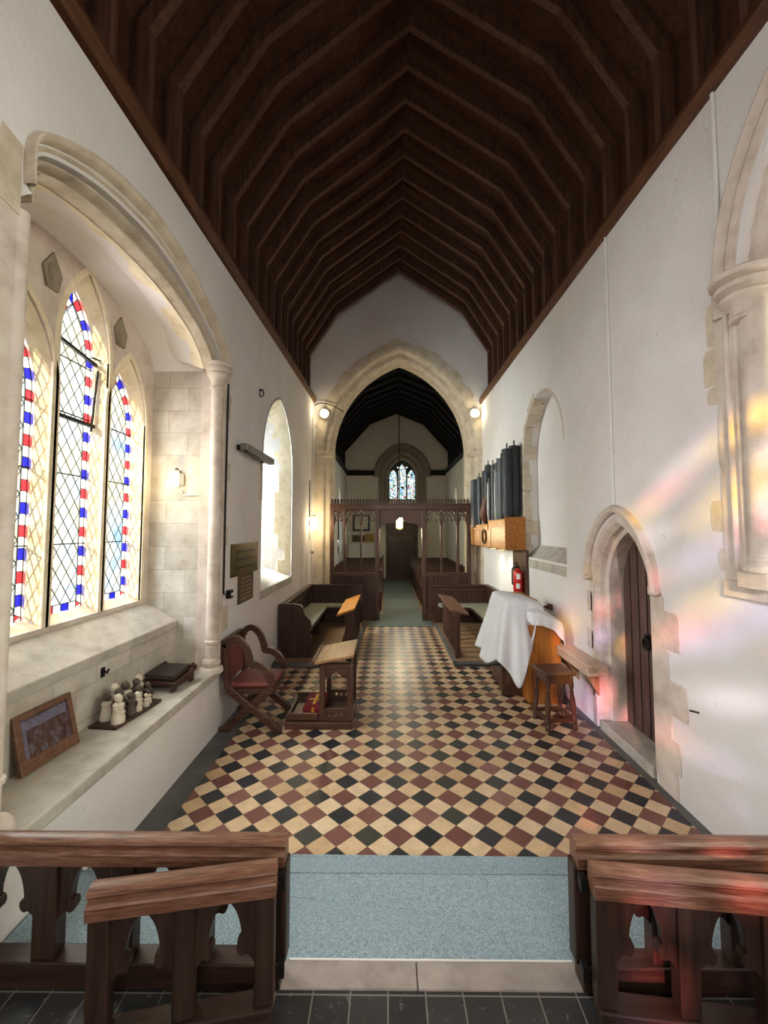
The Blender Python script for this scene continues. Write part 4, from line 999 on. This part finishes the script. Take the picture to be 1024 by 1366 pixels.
for c in t.children: c.matrix_parent_inverse = Matrix()
t.rotation_euler = (0, 0, math.radians(6))
t = thing('wall_bracket', 'small brown wooden bracket on the right wall above the sheets', 'bracket', (2.2, 5.9, 1.0))
b = MB(); b.box(2.2, 5.84, 1.0, XR-.002, 5.96, 1.08); b.build('back_plate', 'oak_z', t, bevel=.004)
b = MB(); b.extr([[(2.2, 1.01), (2.2, 1.06), (2.13, 1.05), (2.12, 1.03)]], 'y', 5.88, 5.92); b.build('peg', 'oak_x', t, bevel=.004)

# ------------------------------------------------------------------ things on the ledge
ZLG = .665
t = thing('picture_frame', 'wood-framed group photograph leaning on the stone ledge, nearest to us', 'picture', (-2.1, 2.7, ZLG))
R = Matrix.Translation((-2.095, 2.71, ZLG+.004)) @ Matrix.Rotation(math.radians(86), 4, 'Z') @ Matrix.Rotation(math.radians(-14), 4, 'X')
def rot(b): 
    for v in b.bm.verts: v.co = R @ v.co
    return b
W_, H_ = .42, .34
b = MB(); 
b.extr([[(-W_/2, 0), (W_/2, 0), (W_/2, H_), (-W_/2, H_)], [(-W_/2+.045, .075), (W_/2-.04, .075), (W_/2-.04, H_-.035), (-W_/2+.045, H_-.035)]], 'y', -.012, .012)
rot(b).build('frame', 'frame_wood', t, bevel=.004)
b = MB(); b.box(-W_/2+.04, -.004, .04, W_/2-.04, .006, H_-.04); ph = rot(b).build('photograph', 'picture', t)
b = MB(); b.box(-W_/2+.075, -.0052, H_-.105, W_/2-.05, -.0042, H_-.05); b.box(-W_/2+.05, -.0052, .05, -W_/2+.075, -.0042, H_-.05); rot(b).build('window_strip', 'lavender', ph)
b = MB(); b.bar((0, .006, .03), (0, .012, .3), .05, .008); rot(b).build('strut', 'dark_z', t)
t = thing('nativity_carving', 'carved cluster of pale and dark standing figures on a small wooden base', 'ornament', (-2.02, 3.36, ZLG))
R = Matrix.Translation((-2.02, 3.36, ZLG)) @ Matrix.Rotation(math.radians(84), 4, 'Z') @ Matrix.Scale(1.08, 4)
b = MB(); b.box(-.24, -.1, .0, .24, .1, .022); rot(b).build('base', 'dark_x', t, bevel=.004)
rr = random.Random(4)
FG = [(-.17, -.06, .19, 'ivory'), (-.14, .05, .18, 'ivory'), (-.1, -.01, .2, 'figure_dark'), (-.06, .06, .215, 'ivory'), (-.045, -.055, .16, 'figure_dark'), (-.0, .02, .21, 'ivory'), (.02, -.06, .14, 'ivory'), (.06, .06, .17, 'ivory'), (.075, -.02, .16, 'ivory'),
      (.1, -.07, .1, 'ivory'), (.125, .03, .19, 'figure_dark'), (.15, -.05, .11, 'ivory'), (.175, .05, .2, 'ivory'), (.185, -.02, .15, 'figure_dark')]
for i, (x, y, h, m) in enumerate(FG):
    b = MB(); k = h/.2; g = 1.35
    hb = MB(); b.lathe([(.034*k*g, .022), (.036*k*g, .05*k), (.027*k*g, .1*k), (.026*k*g, .13*k), (.03*k*g, .148*k), (.012*k*g, .168*k), (.01, .168*k)], (x, y, 0), 10)
    hb.ball((x, y, .182*k+.005), .027*k, (1, 1, 1.1), 10, 7); hb.ball((x, y+.006, .19*k+.005), .027*k, (1.05, .9, 1), 10, 7)
    s = rr.choice((-1, 1))
    b.tube([(x+.033*k*s, y, .145*k), (x+.044*k*s, y-.026*k, .11*k), (x+.004*k, y-.046*k, .1*k)], [.014*k, .012*k, .01*k], 8)
    rot(b); f = b.build('figure', m, t, smooth=True); rot(hb).build('head', 'figure_dark' if i % 3 else 'ivory', f, smooth=True)
t = thing('missal_stand', 'low dark wooden missal stand with a black book, on the ledge by the far shaft', 'book stand', (-1.98, 3.8, ZLG))
R = Matrix.Translation((-2.02, 3.97, ZLG)) @ Matrix.Rotation(math.radians(82), 4, 'Z') @ Matrix.Scale(1.1, 4)
b = MB(); b.extr([[(-.15, .05), (.15, .09), (.15, .115), (-.15, .075)]], 'y', -.16, .16); rot(b).build('sloping_board', 'dark_x', t, bevel=.004)
for y in (-.14, .12):
    b = MB(); b.extr([[(-.15, .0), (-.1, 0), (-.08, .03), (.08, .03), (.1, 0), (.15, 0), (.15, .15), (.13, .15), (.12, .1), (-.15, .06)]], 'y', y, y+.02)
    rot(b).build('side', 'dark_x', t, bevel=.003)
b = MB(); b.box(.13, -.16, .1, .15, .16, .135); rot(b).build('book_ledge', 'dark_x', t)
t2 = thing('service_book', 'thick black leather book lying on the missal stand', 'book', (-1.99, 3.76, ZLG+.09))
def tilt(b):
    for v in b.bm.verts: v.co = R @ (Matrix.Translation((-.01, 0, .098)) @ Matrix.Rotation(-math.atan2(.04, .3), 4, 'Y') @ v.co)
    return b
b = MB(); b.box(-.11, -.13, 0, .1, .13, .008); b.box(-.11, -.13, .032, .1, .13, .04); b.box(.095, -.13, 0, .105, .13, .04); tilt(b).build('cover', 'leather', t2, bevel=.003)
b = MB(); b.box(-.105, -.125, .008, .096, .125, .032); tilt(b).build('pages', 'figure_dark', t2)

# ------------------------------------------------------------------ wall fittings
def plaque(lab, y0, y1, z0, z1, m, lines, text=None):
    t = thing('brass_plaque', lab, 'plaque', (XL, (y0+y1)/2, z0))
    b = MB(); b.box(XL+.001, y0, z0, XL+.016, y1, z1); p = b.build('plate', m, t, bevel=.004)
    b = MB()
    for i in range(lines):
        z = z1-(z1-z0)*(i+1)/(lines+1); d = (y1-y0)*random.uniform(.1, .18)
        b.box(XL+.0165, y0+d, z-.011, XL+.018, y1-d, z+.011)
    b.build('engraved_line', 'black_wood' if lines < 5 else 'steel', p)
    b = MB()
    for y in (y0+.04, y1-.04):
        for z in (z0+.03, z1-.03): b.ball((XL+.016, y, z), .01, (1, 1, 1), 8, 6)
    b.build('screw', 'brass', t)
plaque('large dark brass memorial plaque on the left wall beside the tall window', 4.77, 5.74, 1.55, 1.93, 'brass', 0 or 3)
plaque('small brass plaque with engraved lines, just below the large one', 5.02, 5.56, 1.21, 1.55, 'brass', 6)
t = thing('wall_heater', 'long slim grey metal bar heater fixed across the left wall near the tall window', 'heater', (XL, 5.4, 3.07))
b = MB(); b.box(XL+.06, 4.84, 3.02, XL+.15, 6.0, 3.1); b.build('housing', 'steel', t, bevel=.01)
b = MB(); b.box(XL+.08, 4.9, 3.012, XL+.13, 5.94, 3.0205); b.build('reflector', 'iron', t)
for y in (4.9, 5.86):
    b = MB(); b.box(XL+.001, y, 3.03, XL+.062, y+.06, 3.09); b.build('bracket', 'iron', t)
t = thing('coat_hook', 'tiny iron hook in the stone apron under the big left window sill', 'hook', (-2.19, 3.3, 1.0))
MB().box(-2.19, 3.28, .97, -2.18, 3.32, 1.04).build('back_plate', 'iron', t); MB().tube([(-2.18, 3.3, 1.02), (-2.15, 3.3, 1.0), (-2.14, 3.3, 1.03)], .008, 8).build('prong', 'iron', t)
tag(MB().tube([(XR, 3.15, .78), (XR-.05, 3.18, .785)], .007, 8).build('iron_nail', 'iron'), 'small iron nail sticking out of the right wall near the door', 'nail')
t = thing('wall_hook', 'small iron ring hook high on the left wall by the tall window', 'hook', (XL, 5.73, 3.97))
b = MB(); b.tube([(XL+.03+.03*math.cos(a), 5.73, 3.97+.045*math.sin(a)) for a in [2*PI*i/14 for i in range(15)]], .009, 8); b.build('ring', 'iron', t, smooth=True)
b = MB(); b.cyl((XL, 5.73, 4.02), (XL+.05, 5.73, 4.02), .012); b.build('stem', 'iron', t)
def sconce(lab, loc, n, h=.26, r=.055, watts=12):
    t = thing('wall_sconce', lab, 'wall lamp', loc); x, y, z = loc; n = Vector(n); c = Vector(loc)+n*.1
    b = MB(); b.lathe([(0, -h/2), (r, -h/2), (r, h/2), (0, h/2)], c, 16); b.build('lamp_shade', 'bulb_soft', t, smooth=True)
    b = MB(); b.bar(Vector(loc)+n*.012, Vector(loc)+n*.0005, .08, .12); b.bar(Vector(loc)+Vector((0, 0, h/2)), c+Vector((0, 0, h/2+.01)), .02, .02); b.lathe([(0, h/2), (r*1.1, h/2), (r*.7, h/2+.03), (0, h/2+.03)], c, 14); b.build('bracket', 'steel', t)
    l = bpy.data.lights.new('lamp_light', 'POINT'); l.energy = watts; l.color = (1, .8, .48); l.shadow_soft_size = r+.015
    o = bpy.data.objects.new('lamp_light', l); COL.objects.link(o); o.location = c + n*(r+.03); return t
sconce('lit cylindrical sconce on the left wall close to the chancel arch', (XL, 9.55, 2.24), (1, 0, 0), .3, .06, 38)
sconce('small lit lamp on the stone reveal of the big left window', (-2.18, 4.418, 2.62), (0, -1, 0), .16, .03, 7)
def flood(lab, x, s):
    t = thing('flood_lamp', lab, 'spotlight', (x, 9.9, 4.84), 0, 'flood lamps at the chancel arch')
    b = MB(); b.tube([(x, 9.98, 4.84), (x, 9.9, 4.84)], [.05, .09], 18); b.build('housing', 'white_paint', t, smooth=True)
    b = MB(); b.tube([(x, 9.893, 4.84), (x, 9.90, 4.84)], [.075, .085], 18); b.build('lens', 'bulb', t, smooth=True)
    b = MB(); b.tube([(x+.1*math.cos(a), 9.9, 4.84+.1*math.sin(a)) for a in [2*PI*i/20 for i in range(21)]], .016, 8); b.build('bezel', 'cream_paint_lit_stone', t, smooth=True)
    b = MB(); b.box(x-.02, 9.93, 4.93, x+.02, 9.999, 5.02); b.build('bracket', 'steel', t)
    l = bpy.data.lights.new('flood_light', 'POINT'); l.energy = 8; l.color = (1, .85, .55); l.shadow_soft_size = .07
    o = bpy.data.objects.new('flood_light', l); COL.objects.link(o); o.location = (x, 9.78, 4.84)
flood('lit round flood lamp left of the chancel arch under the eaves', -1.5, -1)
flood('lit round flood lamp right of the chancel arch under the eaves', 2.06, 1)
def wire(lab, pts, r, m, name='cable'): return tag(MB().tube(pts, r, 6).build(name, m, smooth=True), lab, 'cable')
wire('black cable looping across the left springing of the chancel arch', cat([(-1.74, 9.94, 5.05), (-1.6, 9.93, 5.1), (-1.35, 9.94, 5.06), (-1.05, 9.94, 4.9)], 5), .012, 'iron')
wire('black cable running down the far stone shaft to a switch box', [(XL+.035, 4.52, 3.68), (XL+.03, 4.52, 2.6), (XL+.03, 4.52, 1.42), (XL+.025, 4.66, 1.38)], .011, 'iron')
wire('thin cable along the reveal from the small lamp to the shaft', [(-2.17, 4.41, 2.5), (-2.15, 4.415, 2.46), (-1.86, 4.41, 2.46)], .008, 'cream_paint_lit_stone')
wire('thin cord hanging down the left wall beside the chancel arch', [(XL+.02, 9.78, 4.8), (XL+.02, 9.78, 1.62)], .014, 'cream_paint_lit_stone', 'hanging_wire')
wire('cream conduit rising from the door hood to the right wall plate', [(XR-.012, 4.19, 2.3), (XR-.012, 4.19, ZR-.05)], .013, 'white_paint', 'conduit')
wire('cream conduit dropping from the right wall plate beside the big right arch', [(XR-.012, 2.76, ZR-.03), (XR-.012, 2.76, 3.72)], .013, 'white_paint', 'conduit')
wire('thin dark conduit on the left wall above the sconce', [(XL+.012, 9.5, 3.2), (XL+.012, 9.5, 2.42)], .01, 'iron', 'conduit')
t = thing('switch_box', 'small black electric switch box on the left wall beside the far shaft', 'switch', (XL, 4.7, 1.38))
b = MB(); b.box(XL+.001, 4.66, 1.34, XL+.05, 4.76, 1.43); b.build('casing', 'iron', t, bevel=.006)
b = MB(); b.box(XL+.05, 4.69, 1.37, XL+.06, 4.73, 1.4); b.build('toggle', 'white_paint', t)
t = thing('bell_pull', 'small round pull at the end of the cord by the left stall', 'pull', (XL+.02, 9.78, 1.55))
b = MB(); b.ball((XL+.035, 9.78, 1.58), .035, (1, 1, 1.3)); b.build('knob', 'steel', t, smooth=True)

# ------------------------------------------------------------------ beyond the screen
t = thing('hanging_lantern', 'glowing cylindrical lantern hung on a rod beyond the screen doorway', 'lantern', (.33, 12, 2.1))
b = MB(); b.lathe([(0, 2.12), (.085, 2.12), (.09, 2.14), (.09, 2.42), (0, 2.42)], (.33, 12, 0), 18); b.build('lamp_shade', 'bulb', t, smooth=True)
b = MB(); b.lathe([(0, 2.42), (.1, 2.42), (.05, 2.48), (.012, 2.5), (.012, 6.95), (0, 6.95)], (.33, 12, 0), 12); b.build('rod', 'iron', t)
b = MB(); b.lathe([(0, 2.1), (.095, 2.1), (.1, 2.13), (.09, 2.14), (0, 2.14)], (.33, 12, 0), 18); b.build('rim', 'brass', t, smooth=True)
l = bpy.data.lights.new('lantern_light', 'POINT'); l.energy = 75; l.color = (1, .82, .5); l.shadow_soft_size = .12
o = bpy.data.objects.new('lantern_light', l); COL.objects.link(o); o.location = (.33, 11.85, 2.0)
pew0 = thing('nave_pew', 'dark nave pew right of the aisle, first beyond the screen', 'pew', (.95, 11.1, 0), 0, 'pews of the nave right of the aisle')
b = MB(); b.extr([[(10.9, 0), (11.45, 0), (11.45, .5), (11.36, .6), (11.3, .95), (11.22, 1.02), (11.14, .95), (11.1, .6), (10.9, .52)]] if False else [[(11.05, 0), (11.55, 0), (11.55, 1.0), (11.5, 1.05), (11.44, 1.0), (11.4, .62), (11.3, .52), (11.05, .5)]], 'x', .92, .98); b.build('bench_end', 'dark_z', pew0, bevel=.008)
b = MB(); b.box(.98, 11.48, .1, 2.45, 11.52, .95); b.build('backrest', 'dark_x', pew0)
b = MB(); b.box(.98, 11.08, .42, 2.45, 11.48, .46); b.build('seat', 'dark_x', pew0)
for k in range(1, 8):
    c = copy_tree(pew0); c.location.y += .82*k; c['label'] = 'dark nave pew right of the aisle, %s beyond the screen' % ORD[k]
for k in range(8):
    c = copy_tree(pew0); c.location.x -= 2.68-.0; c.location.y += .82*k
    c['label'] = 'dark nave pew left of the aisle, %s beyond the screen' % ORD[k]; c['group'] = 'pews of the nave left of the aisle'
    for ch in c.children:
        if ch.name.startswith('bench_end'): ch.matrix_parent_inverse = Matrix.Translation((1.53, 0, 0)) @ ch.matrix_parent_inverse
t = thing('notice_board', 'black-framed white notice board on the west wall left of the door', 'notice board', (-1.15, 18.48, 2.0))
b = MB(); b.extr([[(-1.52, 2.02), (-.78, 2.02), (-.78, 2.74), (-1.52, 2.74)], [(-1.44, 2.1), (-.86, 2.1), (-.86, 2.66), (-1.44, 2.66)]], 'y', 18.44, 18.5); b.build('frame', 'black_wood', t)
b = MB(); b.box(-1.45, 18.46, 2.09, -.85, 18.499, 2.67); b.build('sheet', 'paper', t)
t = thing('poster_board', 'low brown and yellow poster strip below the framed notice board', 'poster', (-1.15, 18.48, 1.55))
b = MB(); b.box(-1.55, 18.48, 1.55, -1.0, 18.499, 1.84); b.build('brown_sheet', 'brown_card', t)
b = MB(); b.box(-.98, 18.48, 1.55, -.6, 18.499, 1.9); b.build('yellow_sheet', 'yellow_card', t)
t = thing('radiator', 'white panel radiator on the west wall under the poster strip', 'radiator', (-1.2, 18.4, .5))
b = MB(); b.box(-1.7, 18.36, .45, -.6, 18.46, 1.45); b.build('panel', 'white_paint', t, bevel=.02)
b = MB(); b.cyl((-1.6, 18.42, 0), (-1.6, 18.42, .5), .02); b.cyl((-.7, 18.42, 0), (-.7, 18.42, .5), .02); b.build('pipe', 'white_paint', t)
t = thing('thermostat', 'tiny white wall box on the west wall left of the notice board', 'thermostat', (-1.68, 18.49, 1.9))
b = MB(); b.box(-1.74, 18.46, 1.82, -1.66, 18.499, 1.98); b.build('casing', 'white', t, bevel=.01)
t = thing('banner', 'long pale cloth banner on the left nave wall seen through the screen', 'banner', (-1.75, 15.6, 1.2))
b = MB(); b.grid(lambda u, v: (-1.74+.02*math.sin(u*14), 15.2+.8*u, 2.55-1.3*v), 16, 6); b.build('cloth', 'cloth', t, smooth=True, solid=.006)
b = MB(); b.cyl((-1.74, 15.1, 2.56), (-1.74, 16.1, 2.56), .018); b.build('pole', 'dark_y', t)

# ------------------------------------------------------------------ light
def area(name, loc, rot, sx, sy, e, col, spread=150):
    l = bpy.data.lights.new(name, 'AREA'); l.spread = math.radians(spread); l.shape = 'RECTANGLE'; l.size = sx; l.size_y = sy; l.energy = e; l.color = col
    o = bpy.data.objects.new(name, l); COL.objects.link(o); o.location = loc; o.rotation_euler = rot; return o
R90 = PI/2
DAY = (.86, .9, 1.0)
T = math.radians(24)                                                # skylight falls in from above
area('daylight_left', (-3.5, 3.42, 3.15), (0, -R90+T, 0), 3.0, 2.8, 540, DAY)
area('daylight_left_tall', (XL-1.25, 6.5, 2.9), (0, -R90+.1, .75), 2.8, 1.2, 900, DAY)
area('daylight_right', (XR+1.5, 1.47, 3.5), (0, R90-T, 0), 3.0, 2.4, 430, (.95, .97, 1.0))
area('east_fill', (.2, -2.6, 3.6), (R90-T, 0, 0), 1.9, 2.6, 80, (1, .97, .93))  # fill panel added inside the room, in front of the dark east glass
area('daylight_west', (.64, 19.4, 4.4), (-R90+T, 0, 0), 1.6, 2.0, 90, DAY)
area('nave_fill_left', (-2.95, 14.1, 3.0), (0, -R90+T, 0), 2.2, 4.4, 190, DAY)  # added fill for the nave, outside its unseen left windows
area('nave_fill_right', (3.65, 14.1, 3.0), (0, R90-T, 0), 2.2, 4.4, 190, DAY)  # matching added fill outside the unseen right windows
for y in (7.76, 8.36):
    l = bpy.data.lights.new('organ_lamp', 'SPOT'); l.energy = 14; l.color = (1, .9, .66); l.spot_size = 2.2; l.spot_blend = .6; l.shadow_soft_size = .05
    o = bpy.data.objects.new('organ_lamp', l); COL.objects.link(o); o.location = (2.05, y, 1.71)
s = bpy.data.lights.new('sun', 'SUN'); s.energy = 11; s.angle = math.radians(1.5); s.color = (1, .9, .72)
o = bpy.data.objects.new('sun', s); COL.objects.link(o)
o.rotation_euler = Vector((.32, 1, -.33)).to_track_quat('-Z', 'Y').to_euler()
wd = bpy.data.worlds.new('sky'); SC.world = wd; wd.use_nodes = True
bg = wd.node_tree.nodes['Background']; bg.inputs[0].default_value = (.94, .97, 1, 1); bg.inputs[1].default_value = 2.0

# ------------------------------------------------------------------ camera
cd = bpy.data.cameras.new('camera'); cam = bpy.data.objects.new('camera', cd); COL.objects.link(cam)
cam.location = (0, 0, 2.1); cd.sensor_fit = 'VERTICAL'; cd.sensor_height = 36; cd.sensor_width = 27
cd.lens = 565/1366*36; cd.shift_y = -10/1366; cd.clip_start = .05
cam.rotation_euler = (PI/2+math.atan(33/565), 0, math.atan(5/565))
SC.camera = cam
vs = SC.view_settings; vs.view_transform = 'Standard'; vs.look = 'None'; vs.gamma = 1; vs.use_curve_mapping = False; vs.exposure = 0.05
SC.display_settings.display_device = 'sRGB'
cy = SC.cycles; cy.use_denoising = True; cy.max_bounces = 10; cy.diffuse_bounces = 6; cy.glossy_bounces = 3; cy.transparent_max_bounces = 12
cy.sample_clamp_indirect = 6; cy.caustics_reflective = False; cy.caustics_refractive = False
